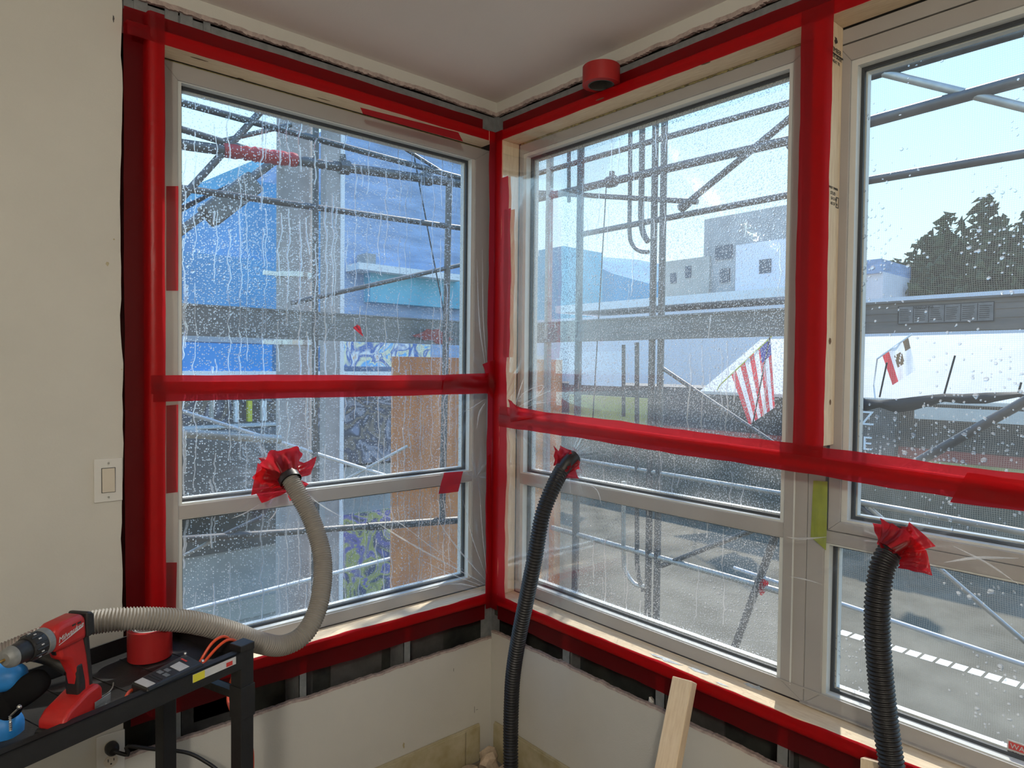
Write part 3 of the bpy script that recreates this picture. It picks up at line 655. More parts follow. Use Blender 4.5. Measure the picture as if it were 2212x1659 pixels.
# --- middle and right windows
tape_strip(MBm, ('u', YE, .0), pt, 'long red tape strip along the top of the middle and right windows', 8, n=120)
tape_strip(MBm, ('u', YE, .0), pb, 'long red tape strip under the sill of the middle and right windows', 9, n=120, amp=.004)
tape_strip(MBm, ('z', 1.36, HZ+.035), [(-1.254, G-.002), (-1.284, G-.003), (-1.303, G-.003), (-1.322, G-.003), (-1.336, G-.002)], 'red tape strip down the stud between the middle and right windows', 10, amp=.002)
# --- horizontal bands
tape_strip(MA, ('u', -1.255, -.012), [(1.549, G-.002), (1.530, G-.003), (1.511, G-.004), (1.496, G-.003)], 'red tape band across the left window, upper of two overlapping strips', 12, amp=.0015)
tape_strip(MA, ('u', -1.25, -.010), [(1.530, G-.006), (1.511, G-.007), (1.492, G-.006), (1.474, G-.004)], 'red tape band across the left window, lower of two overlapping strips', 13, amp=.0015)
zl = lambda y, a, b: a+(b-a)*(y+.1)/(-1.65)
def bandB(c0, c1, label, sd, off, amp=.003, u0=-2.45, u1=-.047, n=120):
    e1, e2 = wob(amp, sd), wob(amp, sd+7); mb = MB()
    def fn(a, b):
        y = u1+(u0-u1)*a; z0 = c0[0]+(c0[1]-c0[0])*(-y-.1)/1.65+e1(y); z1 = c1[0]+(c1[1]-c1[0])*(-y-.1)/1.65+e2(y)
        return MBm(y, z0+(z1-z0)*b, G-off-.002*math.sin(math.pi*b))
    mb.grid(n, 4, fn); return tag(mb.build('tape_strip', 'red_tape', smooth=True, recalc=False), label, 'tape', 'strips of red sheathing tape')
bandB((1.424, 1.372), (1.379, 1.330), 'red tape band across the middle and right windows, upper of two overlapping strips', 14, .002)
bandB((1.392, 1.345), (1.345, 1.300), 'red tape band across the middle and right windows, lower of two overlapping strips', 15, .006)
def patch(mp, pts, w, label, sd=0, group='small patches of red tape', mat='red_tape', name='tape_patch', crumple=.004, n=10, cat='tape'):
    """quad patch with 4 corners (u,z), crumpled towards the room"""
    r = random.Random(sd); ph = [r.uniform(0, 6) for _ in range(6)]; mb = MB()
    def fn(a, b):
        P = [pts[0][k]*(1-a)*(1-b)+pts[1][k]*a*(1-b)+pts[2][k]*a*b+pts[3][k]*(1-a)*b for k in (0, 1)]
        d = crumple*(.5+.5*math.sin(a*7+ph[0]+b*3))*(.5+.5*math.sin(b*8+ph[1]-a*4))
        return mp(P[0], P[1], w-d)
    mb.grid(n, n, fn); ob = mb.build(name, mat, smooth=True, recalc=False)
    return tag(ob, label, cat, group)
def pxpatch(wall, px, w, label, sd=0, **k):
    f = (lambda p: (ony(p[0], p[1], w).x, ony(p[0], p[1], w).z)) if wall == 'A' else (lambda p: (onx(p[0], p[1], w).y, onx(p[0], p[1], w).z))
    return patch(MA if wall == 'A' else MBm, [f(p) for p in px], w, label, sd, **k)
pxpatch('A', [(359, 402), (385, 402), (385, 628), (359, 628)], FO-.002, 'red tape patch on the left frame member of the left window, uppermost of three', 1, crumple=.001)
pxpatch('A', [(359, 876), (385, 874), (384, 1063), (359, 1066)], FO-.002, 'red tape patch on the left frame member of the left window, middle of three', 2, crumple=.001)
pxpatch('A', [(359, 1215), (382, 1215), (380, 1316), (359, 1318)], FO-.002, 'red tape patch on the left frame member of the left window, lowest of three', 3, crumple=.001)
pxpatch('A', [(958, 1021), (1000, 1018), (990, 1062), (947, 1067)], -.006, 'square red tape patch near the right end of the left window crossbar', 4)
pxpatch('A', [(772, 701), (779, 707), (784, 727), (762, 708)], FO+.038, 'tiny red tape scrap stuck on the left window glass', 5)
pxpatch('A', [(778, 232), (990, 286), (1000, 306), (784, 246)], -.003, 'bright red tape strip hanging below the head board of the left window', 6, n=20, crumple=.001)
pxpatch('A', [(960, 809), (1055, 806), (1055, 848), (955, 850)], -.012, 'wrinkled red tape patch at the right end of the band across the left window', 7, crumple=.012, n=24)
pxpatch('A', [(1041, 787), (1075, 775), (1075, 870), (1052, 850)], -.010, 'crumpled red tape corner patch left of the room corner', 8, crumple=.012, n=20)
pxpatch('B', [(1100, 862), (1120, 879), (1190, 893), (1103, 912)], -.012, 'crumpled red tape patch at the left end of the band across the middle window', 9, crumple=.012, n=20)
pxpatch('B', [(2090, 1020), (2260, 1045), (2260, 1110), (2052, 1085)], -.013, 'slanted darker red tape patch at the right end of the band on the right window', 10, crumple=.004)
pxpatch('A', [(1052, 985), (1060, 980), (1066, 1290), (1050, 1290)], -.006, 'narrow red tape strip low on the left side of the room corner', 11, crumple=.003)
pxpatch('B', [(1757, 1038), (1788, 1040), (1785, 1189), (1751, 1160)], FO-.004, 'yellow green masking tape strip on the frame between the middle and right windows', 12, mat='green_tape', group=None, crumple=.004, n=14, name='masking_tape')

# ================================================================== plastic film
def film(mp, rects, mat, uvf, label, name='plastic_sheet', sd=0):
    u0, u1, z0, z1 = rects; mb = MB(); r = random.Random(sd)
    def fn(a, b):
        e = min(a, 1-a, b, 1-b); k = min(1, e*12)
        return mp(u0+(u1-u0)*a, z0+(z1-z0)*b, -.001+k*(.004*math.sin(a*11+b*5+sd)+.003*math.sin(b*17-a*6)+.006))
    mb.grid(60, 60, fn); return tag(mb.build(name, mat, smooth=True, recalc=False, uvf=uvf), label, 'plastic sheet', 'clear plastic sheets over the windows')
fA = film(MA, (-1.235, -.003, SZ-.02, HZ+.02), 'film_left', uvA, 'clear plastic sheet stretched over the left window', sd=1)
fB = film(MBm, (YE, -.01, SZ-.02, HZ+.02), 'film_right', uvB, 'clear plastic sheet stretched over the middle and right windows', sd=2)

def film_crease_mat():
    m, nt, p, out = newmat('film_crease'); L = nt.links.new
    p.inputs['Base Color'].default_value = (.9, .9, .9, 1); p.inputs['Roughness'].default_value = .15
    tl = N(nt, 'BsdfTranslucent', Color=(1, 1, 1, 1)); tp = N(nt, 'BsdfTransparent')
    a = N(nt, 'MixShader', Fac=.5); L(p.outputs[0], a.inputs[1]); L(tl.outputs[0], a.inputs[2])
    b = N(nt, 'MixShader', Fac=.28); L(tp.outputs[0], b.inputs[1]); L(a.outputs[0], b.inputs[2]); L(b.outputs[0], out.inputs[0])
film_crease_mat()
def crease(par, wall, px, w):
    f = ony if wall == 'A' else onx
    P = smoothpath([f(x, y, -.006-.004*(k % 2)) for k, (x, y) in enumerate(px)], 10); n = len(P)
    mb = MB(); mb.tube(P, [max(.0004, w*math.sin(math.pi*(i+.5)/n)) for i in range(n)], 8); mb.build('crease', 'film_crease', par, smooth=True)
for px, w in (([(1048, 1262), (960, 1215), (880, 1170), (800, 1120)], .0035), ([(1048, 1268), (970, 1238), (900, 1205)], .002), ([(1050, 1255), (985, 1180), (940, 1115)], .003),
              ([(1050, 1245), (1020, 1160), (1000, 1080)], .002), ([(1052, 1240), (1042, 1150), (1036, 1060)], .002), ([(1035, 1270), (1000, 1262), (965, 1262)], .0025),
              ([(1050, 800), (1036, 700), (1030, 560)], .0025), ([(1052, 790), (1044, 690), (1042, 540)], .002), ([(1048, 862), (1020, 880), (1002, 890)], .002), ([(1050, 868), (1036, 890), (1030, 925)], .003),
              ([(1045, 1262), (930, 1180), (860, 1128), (780, 1090)], .0015), ([(560, 1090), (530, 1108), (500, 1120)], .002), ([(600, 1095), (592, 1112), (580, 1125)], .002), ([(672, 1075), (700, 1095), (740, 1118)], .002)): crease(fA, 'A', px, w)
for px, w in (([(1112, 880), (1130, 850), (1172, 832), (1160, 855), (1118, 884)], .0012), ([(1112, 880), (1122, 845), (1132, 815)], .002), ([(1112, 884), (1150, 862), (1200, 838)], .0015), ([(1110, 872), (1112, 835), (1116, 790)], .0015), ([(1116, 890), (1160, 872), (1210, 866)], .0012),
              ([(1700, 1160), (1730, 1164), (1786, 1160)], .003), ([(1706, 1245), (1740, 1252), (1775, 1262)], .002), ([(1262, 1040), (1290, 1060), (1300, 1095)], .0015), ([(2040, 1215), (2110, 1205), (2200, 1206)], .003), ([(2060, 1180), (2130, 1215), (2200, 1262)], .002)): crease(fB, 'B', px, w)

# ================================================================== hoses
def hose(path, R, depth, pitch, mat, cuff_pts, cuff_R, cuff_mat, label, name='corrugated_hose', collar=None):
    P = resample(smoothpath(path, 24), pitch/6); root = thing(name, P[-1], label, 'hose')
    rad = [R-depth*(.5-.5*math.cos(2*math.pi*(i/6.0))) for i in range(len(P))]
    mb = MB(); mb.tube(P, rad, 24); mb.build('hose_body', mat, root, smooth=True, auto=180)
    C_ = resample(smoothpath(cuff_pts, 10), .004); mb = MB()
    n = len(C_); mb.tube(C_, [cuff_R*(1.0+.04*(i/n)) for i in range(n)], 28, cap=False)
    mb.tube(C_, [cuff_R*.9 for i in range(n)], 28, cap=False)
    mb.build('cuff', cuff_mat, root, smooth=True)
    return root
def PA(px, py, y): return ony(px, py, y)
def PB(px, py, x): return onx(px, py, x)
gp = [PA(624, 1032, -.055), PA(646, 1070, -.085), PA(676, 1130, -.13), PA(697, 1210, -.19), PA(690, 1300, -.25), PA(660, 1366, -.28), PA(612, 1394, -.285), PA(560, 1388, -.30), PA(500, 1366, -.30), PA(420, 1345, -.30), PA(340, 1337, -.30), PA(260, 1338, -.29), PA(190, 1347, -.27), PA(110, 1372, -.25), PA(20, 1410, -.23), PA(-90, 1450, -.22)]
hose(gp, .0285, .0042, .0068, 'grey_hose', [PA(604, 1000, .0), PA(618, 1022, -.035), PA(630, 1042, -.068)], .033, 'black_plastic', 'grey corrugated hose looping from the left window film down behind the red drill')
bp = [PB(1216, 1012, -.045), PB(1196, 1050, -.10), PB(1172, 1112, -.15), PB(1156, 1200, -.17), PB(1138, 1290, -.17), PB(1120, 1380, -.16), PB(1108, 1460, -.15), PB(1104, 1540, -.15), PB(1103, 1620, -.16), PB(1104, 1700, -.20), PB(1110, 1760, -.34)]
hose(bp, .028, .0045, .0105, 'black_hose', [PB(1243, 986, .0), PB(1228, 998, -.03), PB(1213, 1018, -.055)], .024, 'black_plastic', 'black corrugated hose hanging from the middle window film beside the room corner')
cp = [PB(1926, 1186, -.02), PB(1906, 1225, -.05), PB(1896, 1290, -.065), PB(1895, 1360, -.068), PB(1900, 1440, -.068), PB(1908, 1520, -.068), PB(1918, 1600, -.07), PB(1932, 1700, -.08), PB(1950, 1900, -.12), PB(1960, 2050, -.16)]
hose(cp, .0285, .0045, .0098, 'black_hose', [PB(1955, 1152, .004), PB(1938, 1168, -.01), PB(1923, 1192, -.03)], .026, 'black_plastic', 'thick black corrugated hose hanging in front of the right window')
# tape collars: flaps from the hose cuff out to the film
def flap(a, b, c, d, wall, root, sd, name='tape_flap'):
    """a,b = inner edge (px,py,depth) on the cuff; c,d outer corners on the film"""
    f = PA if wall == 'A' else PB; A_, B_, C_, D_ = [f(*q) for q in (a, b, c, d)]; r = random.Random(sd); ph = [r.uniform(0, 6) for _ in range(4)]
    nrm = Vector((0, -1, 0)) if wall == 'A' else Vector((-1, 0, 0)); mb = MB()
    def fn(u, v):
        P = A_*(1-u)*(1-v)+B_*u*(1-v)+C_*u*v+D_*(1-u)*v
        k = math.sin(math.pi*v*.5)
        return P+nrm*(.008*(1-v)*(math.sin(u*11+ph[0])*.5+.5)+.004*math.sin(u*23+ph[1])*(1-v)+.003*math.sin(v*14+u*5+ph[2]))
    mb.grid(22, 16, fn); return mb.build(name, 'red_tape', root, smooth=True, recalc=False)
def cone(p0, p1, r0, r1, root, sd):
    r = random.Random(sd); ph = [r.uniform(0, 6) for _ in range(5)]; p0, p1 = Vector(p0), Vector(p1); d = (p1-p0).normalized(); sx_ = d.cross(ZV).normalized(); sy_ = sx_.cross(d); mb = MB()
    def fn(u, v):
        a = 2*math.pi*u; rad = (r0+(r1-r0)*(v**.6))*(1+(1-v)*(.10*math.sin(5*a+ph[0])+.07*math.sin(11*a+ph[1]))+.05*math.sin(9*a+ph[2]+v*4))
        return p0+(p1-p0)*v+(sx_*math.cos(a)+sy_*math.sin(a))*rad
    mb.grid(72, 14, fn); return mb.build('tape_cone', 'red_tape', root, smooth=True, recalc=False, auto=30)
rt = thing('tape_collar', PA(612, 1020, -.01), 'crumpled star of red tape sealing the grey hose to the left window film', 'tape', 'red tape collars round the hoses')
cone(PA(606, 1010, -.003), PA(623, 1032, -.05), .078, .036, rt, 5)
flap((600, 1022, -.045), (632, 1020, -.045), (643, 965, -.004), (586, 977, -.004), 'A', rt, 1)
flap((600, 1035, -.045), (606, 1012, -.045), (588, 987, -.003), (557, 989, -.003), 'A', rt, 2)
flap((606, 1046, -.05), (598, 1024, -.045), (556, 1000, -.003), (543, 1070, -.003), 'A', rt, 3)
flap((628, 1058, -.06), (605, 1042, -.05), (553, 1066, -.005), (566, 1087, -.005), 'A', rt, 4)
flap((626, 1016, -.045), (634, 1034, -.055), (672, 1025, -.004), (684, 986, -.004), 'A', rt, 5)
flap((630, 1026, -.050), (638, 1044, -.060), (652, 1056, -.004), (668, 1046, -.004), 'A', rt, 6)
flap((636, 1050, -.060), (618, 1060, -.06), (626, 1082, -.004), (671, 1072, -.004), 'A', rt, 7)
flap((598, 1018, -.045), (634, 1024, -.045), (640, 992, -.02), (584, 1000, -.02), 'A', rt, 8)
rt = thing('tape_collar', PB(1235, 1000, -.01), 'torn red tape round the mouth of the thin black hose in the middle window', 'tape', 'red tape collars round the hoses')
cone(PB(1236, 994, -.004), PB(1214, 1014, -.05), .036, .027, rt, 6)
flap((1206, 1004, -.045), (1232, 1012, -.045), (1243, 977, -.01), (1209, 962, -.01), 'B', rt, 1)
flap((1200, 1006, -.05), (1212, 1000, -.05), (1211, 984, -.02), (1197, 962, -.02), 'B', rt, 2)
flap((1224, 1010, -.045), (1222, 1032, -.06), (1252, 1034, -.006), (1238, 1008, -.006), 'B', rt, 3)
flap((1206, 1012, -.062), (1226, 1020, -.062), (1234, 1000, -.04), (1214, 992, -.04), 'B', rt, 4)
rt = thing('tape_collar', PB(1945, 1175, -.01), 'flared red tape round the mouth of the thick black hose in the right window', 'tape', 'red tape collars round the hoses')
cone(PB(1950, 1160, -.002), PB(1922, 1192, -.03), .052, .031, rt, 7)
flap((1905, 1188, -.045), (1950, 1196, -.045), (1975, 1140, -.01), (1884, 1130, -.01), 'B', rt, 1)
flap((1942, 1170, -.03), (1955, 1196, -.04), (2022, 1180, -.01), (1965, 1127, -.01), 'B', rt, 2)
flap((1948, 1196, -.045), (1942, 1225, -.055), (2015, 1243, -.012), (2000, 1188, -.012), 'B', rt, 3)
flap((1904, 1190, -.045), (1900, 1212, -.055), (1888, 1216, -.03), (1904, 1180, -.02), 'B', rt, 4)

# ================================================================== rolls of tape
def tape_roll(name, base, R, r, h, label, tilt=0):
    root = thing(name, base, label, 'tape roll'); T = Matrix.Translation(base) @ Matrix.Rotation(tilt, 4, 'X') @ Matrix.Rotation(-math.pi/2, 4, 'Y')
    mb = MB(); mb.lathe([(0, r+.004), (0, R-.001), (.001, R), (h-.001, R), (h, R-.001), (h, r+.004)], T, 56, closed=True); mb.build('tape_winding', 'tape_roll_red', root, smooth=True)
    mb = MB(); mb.lathe([(-.0005, r), (-.0005, r+.0038), (h+.0005, r+.0038), (h+.0005, r)], T, 48, closed=True)
    mb.build('cardboard_core', 'cavity_panel' if 'head' in label else 'white_plastic', root, smooth=True); return root
tape_roll('tape_roll', (-.030, -.585, HZ+BT+.003), .062, .040, .060, 'roll of red tape standing on the head board ledge above the middle window')

# ================================================================== light switch, outlet
sp0, sp1 = ony(202, 992, DF), ony(264, 1080, DF)
sw = thing('light_switch', ((sp0.x+sp1.x)/2, DF, sp1.z), 'white rocker light switch on the drywall left of the window', 'light switch')
mb = MB(); bar(mb, MA, sp0.x, sp1.x, sp1.z, sp0.z, DF-.006, DF); mb.build('wall_plate', 'white_plastic', sw, bevel=.002)
cxm = (sp0.x+sp1.x)/2; czm = (sp0.z+sp1.z)/2
mb = MB(); ring(mb, MA, (cxm-.0170, cxm+.0170, czm-.0345, czm+.0345), (cxm-.0155, cxm+.0155, czm-.033, czm+.033), DF-.0068, DF-.005); mb.build('switch_surround', 'gasket_rubber', sw)
mb = MB(); mb.hexa([MA(cxm-.0155, czm-.033, DF-.011), MA(cxm+.0155, czm-.033, DF-.011), MA(cxm+.0155, czm-.033, DF-.005), MA(cxm-.0155, czm-.033, DF-.005), MA(cxm-.0155, czm+.033, DF-.0075), MA(cxm+.0155, czm+.033, DF-.0075), MA(cxm+.0155, czm+.033, DF-.005), MA(cxm-.0155, czm+.033, DF-.005)])
mb.build('rocker', 'almond_plastic', sw, bevel=.001)
for dz in (-.047, .047):
    T = Matrix.Translation((cxm, DF-.0075, czm+dz)) @ Matrix.Rotation(math.pi/2, 4, 'Z'); mb = MB(); mb.lathe([(0, .003), (.0015, .003)], T, 12); mb.build('screw', 'steel', sw)
o0 = ony(207, 1592, DF); ol = thing('wall_outlet', (o0.x+.038, DF, o0.z-.12), 'white duplex wall outlet low on the drywall behind the cart', 'outlet')
mb = MB(); bar(mb, MA, o0.x, o0.x+.070, o0.z-.114, o0.z, DF-.006, DF); mb.build('wall_plate', 'white_plastic', ol, bevel=.002)
OCX = o0.x+.035
for k, zc in enumerate((o0.z-.036, o0.z-.078)):
    T = Matrix.Translation((OCX, DF-.0085, zc)) @ Matrix.Rotation(math.pi/2, 4, 'Z'); mb = MB(); mb.lathe([(0, .0170), (.003, .0175)], T, 24); f = mb.build('socket_face', 'almond_plastic', ol)
    mb = MB(); bar(mb, MA, OCX-.008, OCX-.006, zc, zc+.008, DF-.0092, DF-.008); bar(mb, MA, OCX+.006, OCX+.008, zc, zc+.007, DF-.0092, DF-.008); bar(mb, MA, OCX-.002, OCX+.002, zc-.009, zc-.005, DF-.0092, DF-.008); mb.build('socket_slots', 'ink', f)
# black plug and cable
zc = o0.z-.036
cb = thing('power_cable', (OCX, DF-.05, zc), 'black power cable plugged into the low wall outlet and drooping behind the cart leg', 'cable')
mb = MB(); T = Matrix.Translation((OCX, DF-.009, zc)) @ Matrix.Rotation(-math.pi/2, 4, 'Z'); mb.lathe([(0, .016), (.012, .018), (.028, .015), (.034, .010)], T, 20); mb.build('plug', 'black_plastic', cb, smooth=True)
pth = [Vector((OCX, DF-.04, zc)), Vector((OCX+.035, DF-.05, zc-.018)), PA(275, 1612, -.02), PA(330, 1618, -.03), PA(400, 1625, -.05), PA(440, 1643, -.07), PA(475, 1670, -.10), PA(500, 1720, -.12)]
mb = MB(); mb.tube(resample(smoothpath(pth, 12), .008), .0052, 10); mb.build('cord', 'black_plastic', cb, smooth=True)

# ================================================================== cart
RZ = .88; P0 = Vector((-1.150, -.425, 0)); U_ = Vector((-.945, -.327, 0)).normalized(); V_ = Vector((U_.y, -U_.x, 0)).normalized()   # U along the cart, V to its back
if V_.y < 0: V_ = -V_
CW, CL = .31, .86
cart = thing('utility_cart', (P0.x, P0.y, FL), 'black steel utility cart in the left corner carrying the tools', 'cart')
def TC(u, v, z): return P0+U_*u+V_*v+ZV*z
TCm = Matrix((U_, V_, ZV)).transposed().to_4x4(); TCm.translation = P0
def cbox(mb, u0, u1, v0, v1, z0, z1, mi=0): return mb.box(u0, u1, v0, v1, z0, z1, mi, TCm)
for u in (0, CL):
    for v in (0, CW):
        mb = MB(); uu = u-.02 if u == 0 else u-.02; cbox(mb, uu, uu+.038, v-.019, v+.019, FL+.06, RZ+.01)
        lg = mb.build('leg', 'black_metal', cart, bevel=.002)
        mb = MB(); cbox(mb, uu-.001, uu+.040, v-.021, v+.021, RZ-.005, RZ+.014); mb.build('end_cap', 'black_plastic', lg, bevel=.002)
        mb = MB(); cbox(mb, uu-.002, uu+.040, v-.0215, v+.0215, RZ-.17, RZ-.09); mb.build('bracket', 'black_metal', lg, bevel=.001)
        T = Matrix.Translation(TC(u, v, FL+.03)) @ Matrix.Rotation(math.pi/2, 4, 'Z'); mb = MB(); mb.lathe([(-.012, .026), (-.010, .03), (.010, .03), (.012, .026)], T, 24); mb.build('caster', 'tire', cart, smooth=True)
mb = MB(); cbox(mb, -.02, CL, -.002, CW+.002, RZ-.045, RZ-.040)
cbox(mb, -.02, CL, CW, CW+.004, RZ-.045, RZ+.0); cbox(mb, CL-.004, CL, 0, CW, RZ-.045, RZ)
for k in range(9): cbox(mb, .05+k*.088, .054+k*.088, .03, CW-.03, RZ-.040, RZ-.0385)
mb.build('top_tray', 'black_metal', cart, bevel=.001)
mb = MB(); cbox(mb, .0, CL, -.021, -.017, RZ-.042, RZ+.0); cbox(mb, 0, CL, -.021, .004, RZ-.004, RZ); fr = mb.build('front_rail', 'black_metal', cart, bevel=.001)
mb = MB(); cbox(mb, .035, .15, -.0225, -.0212, RZ-.022, RZ-.004); mb.build('sticker', 'label_white', fr)
mb = MB(); cbox(mb, .12, .15, -.0230, -.0224, RZ-.022, RZ-.004); mb.build('sticker', 'label_yellow', fr)
mb = MB(); cbox(mb, .045, .062, -.0230, -.0224, RZ-.020, RZ-.010); mb.build('sticker', 'label_red', fr)
mb = MB(); cbox(mb, -.021, -.017, 0, CW, RZ-.15, RZ-.115); cbox(mb, -.021, .004, 0, CW, RZ-.119, RZ-.115); mb.build('side_rail', 'black_metal', cart, bevel=.001)
mb = MB(); cbox(mb, -.021, -.017, 0, CW, RZ-.045, RZ); mb.build('side_rail', 'black_metal', cart, bevel=.001)
mb = MB(); cbox(mb, -.02, CL, -.002, CW+.002, .40, .405); cbox(mb, -.02, CL, CW, CW+.004, .40, .44); cbox(mb, -.02, CL, -.021, -.017, .39, .435); cbox(mb, -.021, -.017, 0, CW, .39, .435); mb.build('lower_shelf', 'black_metal', cart, bevel=.001)
TZ = RZ-.0385
# things on the lower shelf: a few bits peep over its edge
for k, (u, v, s, mt, lb) in enumerate(((.07, .12, .035, 'black_plastic', 'black plastic tool part lying on the lower cart shelf'), (.04, .05, .022, 'steel', 'small steel fitting on the lower cart shelf near the front leg'), (.16, .18, .03, 'label_red', 'small red container on the lower cart shelf'))):
    c = TC(u, v, .406+s); T = Matrix.Translation(c) @ Matrix.Rotation(k*.8+.4, 4, 'Z'); mb = MB(); mb.lathe([(-s*1.3, s*.5), (-s*1.2, s*.9), (s*.6, s), (s*.9, s*.6), (s*1.5, s*.55)], T, 16)
    tag(mb.build(('tool_part', 'pipe_fitting', 'small_container')[k], mt, smooth=True), lb, ('tool', 'fitting', 'container')[k])
# roll of tape on the tray
rb = onz(324, 1418, TZ); tape_roll('tape_roll', (rb.x, rb.y, TZ+.0005), .051, .036, .075, 'wide roll of red tape standing on the black cart tray')
# charger / moisture meter box lying along the front rail
chg = thing('battery_charger', TC(.20, .07, TZ), 'flat black battery charger with pale labels lying on the cart tray', 'charger')
a0, a1, a2, a3 = (onz(px, py, TZ+.045) for px, py in ((282, 1474), (318, 1489), (440, 1431), (400, 1411)))
def quadbox(q, z0, z1): return [Vector((p.x, p.y, z0)) for p in q]+[Vector((p.x, p.y, z1)) for p in q]
mb = MB(); mb.hexa(quadbox((a0, a1, a2, a3), TZ+.001, TZ+.045)); mb.build('charger_body', 'black_plastic', chg, bevel=.006, bseg=3)
def sub(u0, u1, v0, v1, z0, z1):
    f = lambda u, v: (a0*(1-u)+a3*u)*(1-v)+(a1*(1-u)+a2*u)*v
    return MB().hexa(quadbox((f(u0, v0), f(u0, v1), f(u1, v1), f(u1, v0)), z0, z1))
zt = TZ+.045
sub(.03, .17, .12, .88, zt, zt+.0008).build('label_plate', 'label_white', chg)
sub(.60, .78, .30, .85, zt, zt+.0008).build('label_plate', 'label_white', chg)
for u0, v0 in ((.38, .2), (.38, .55), (.48, .3)): sub(u0, u0+.07, v0, v0+.25, zt, zt+.0006).build('label_plate', 'galvanized', chg)
sub(.84, .87, .2, .5, zt, zt+.0006).build('red_mark', 'label_red', chg)
for u0 in (.25, .3): sub(u0, u0+.012, .2, .8, zt, zt+.001).build('groove', 'gasket_rubber', chg)
for px, py in ((400, 1412), (438, 1428)):
    c = onz(px, py, zt); mb = MB(); mb.lathe([(0, .004), (.003, .003)], Matrix.Translation(c) @ Matrix.Rotation(-math.pi/2, 4, 'Y'), 10); mb.build('terminal', 'steel', chg)
# orange cord
cd = thing('orange_cord', onz(430, 1440, TZ), 'thin orange red cord looping over the right end of the cart', 'cord')
def cz(px, py, u): # point on vertical plane across the cart at v
    d = ray(px, py); n = V_; t = ((TC(0, u, 0)-CP).dot(n))/d.dot(n); return CP+d*t
for k, pts in enumerate(([cz(415, 1462, .02), cz(432, 1430, .06), cz(455, 1393, .06), cz(475, 1377, .06), cz(490, 1377, .07), cz(500, 1392, .09), cz(502, 1420, .12)],
                         [cz(412, 1466, .01), cz(440, 1432, .04), cz(466, 1402, .045), cz(488, 1384, .045), cz(505, 1383, .05), cz(514, 1394, .07), cz(516, 1420, .10), cz(506, 1450, .16), cz(496, 1480, .18), cz(492, 1510, .16), cz(497, 1530, .10), cz(508, 1548, .04), cz(528, 1580, .03), cz(545, 1620, .02), cz(545, 1700, .02)],
                         [cz(296, 1486, .05), cz(280, 1494, .03), cz(272, 1508, .01), cz(278, 1520, .005), cz(294, 1522, .002)])):
    mb = MB(); mb.tube(resample(smoothpath(pts, 10), .005), .0036, 8); mb.build('cord_run', 'orange_cord', cd, smooth=True)

# ---- drill
DB = onz(150, 1576, TZ); 
drl = thing('cordless_drill', (DB.x, DB.y, TZ), 'red and black cordless drill standing on its battery on the cart tray', 'drill')
ang = math.radians(220)
DS = .84
def hz(p): return [(x, z if z < .062 else .06+(z-.06)*(1+.072/.085)) for x, z in p]
D = Matrix.Translation((DB.x, DB.y, TZ)) @ Matrix.Rotation(ang, 4, 'Z') @ Matrix.Scale(DS, 4)
D2 = D @ Matrix.Translation((.040, 0, .072))
AX = .172   # height of the chuck axis
def dl(prof, z=AX, seg=32): return Matrix(D2 @ Matrix.Translation((0, 0, z)))
mb = MB(); mb.prism([(-.070, .140), (-.066, .198), (-.050, .206), (.010, .205), (.030, .196), (.034, .150), (.020, .143), (.0, .140)], -.027, .027, D2); mb.build('motor_housing', 'drill_red', drl, bevel=.011, bseg=4, smooth=True)
mb = MB(); mb.prism([(-.092, .150), (-.090, .194), (-.080, .203), (-.066, .205), (-.066, .142), (-.084, .143)], -.0275, .0275, D2); mb.build('rear_cap', 'black_plastic', drl, bevel=.012, bseg=4, smooth=True)
mb = MB(); mb.lathe([(.028, .029), (.030, .031), (.044, .030), (.046, .026)], dl(0), 32); mb.build('gear_collar', 'galvanized', drl, smooth=True)
mb = MB(); mb.lathe([(.044, .0275), (.047, .0295), (.078, .0285), (.082, .026)], dl(0), 36)
for k in range(12):
    a = k*math.pi/6; mb.tube([D2 @ Vector((.05, .0290*math.cos(a), AX+.0290*math.sin(a))), D2 @ Vector((.078, .0282*math.cos(a), AX+.0282*math.sin(a)))], .0022*DS, 6)
tr = mb.build('torque_ring', 'black_plastic', drl, smooth=True)
mb = MB()
for k in range(12):
    a = k*math.pi/6+.26; mb.tube([D2 @ Vector((.060, .0290*math.cos(a), AX+.0290*math.sin(a))), D2 @ Vector((.066, .0292*math.cos(a), AX+.0292*math.sin(a)))], .0016*DS, 6)
mb.build('torque_marks', 'label_white', tr)
mb = MB(); mb.lathe([(.082, .0235), (.084, .0245), (.112, .0225), (.114, .020)], dl(0), 36); mb.build('chuck_sleeve', 'black_plastic', drl, smooth=True)
mb = MB(); mb.lathe([(.113, .0225), (.114, .0235), (.124, .0215), (.128, .017), (.132, .013), (.1325, .006)], dl(0), 36); mb.build('chuck_nose', 'galvanized', drl, smooth=True)
mb = MB(); mb.tube([D2 @ Vector((.130, 0, AX)), D2 @ Vector((.185, 0, AX))], .0028*DS, 10); mb.build('drill_bit', 'brass_bit', drl, smooth=True)
mb = MB(); mb.prism(hz([(-.028, .148), (.050, .148), (.040, .130), (.016, .122), (-.004, .100), (-.012, .060), (-.052, .050), (-.048, .085), (-.040, .118)]), -.017, .017, D); hd = mb.build('handle', 'drill_red', drl, bevel=.007, bseg=3, smooth=True)
mb = MB(); mb.prism(hz([(-.045, .147), (-.025, .149), (-.034, .118), (-.042, .085), (-.046, .045), (-.058, .045), (-.056, .085), (-.050, .118)]), -.0178, .0178, D); mb.build('rubber_grip', 'black_plastic', drl, bevel=.005, bseg=3, smooth=True)
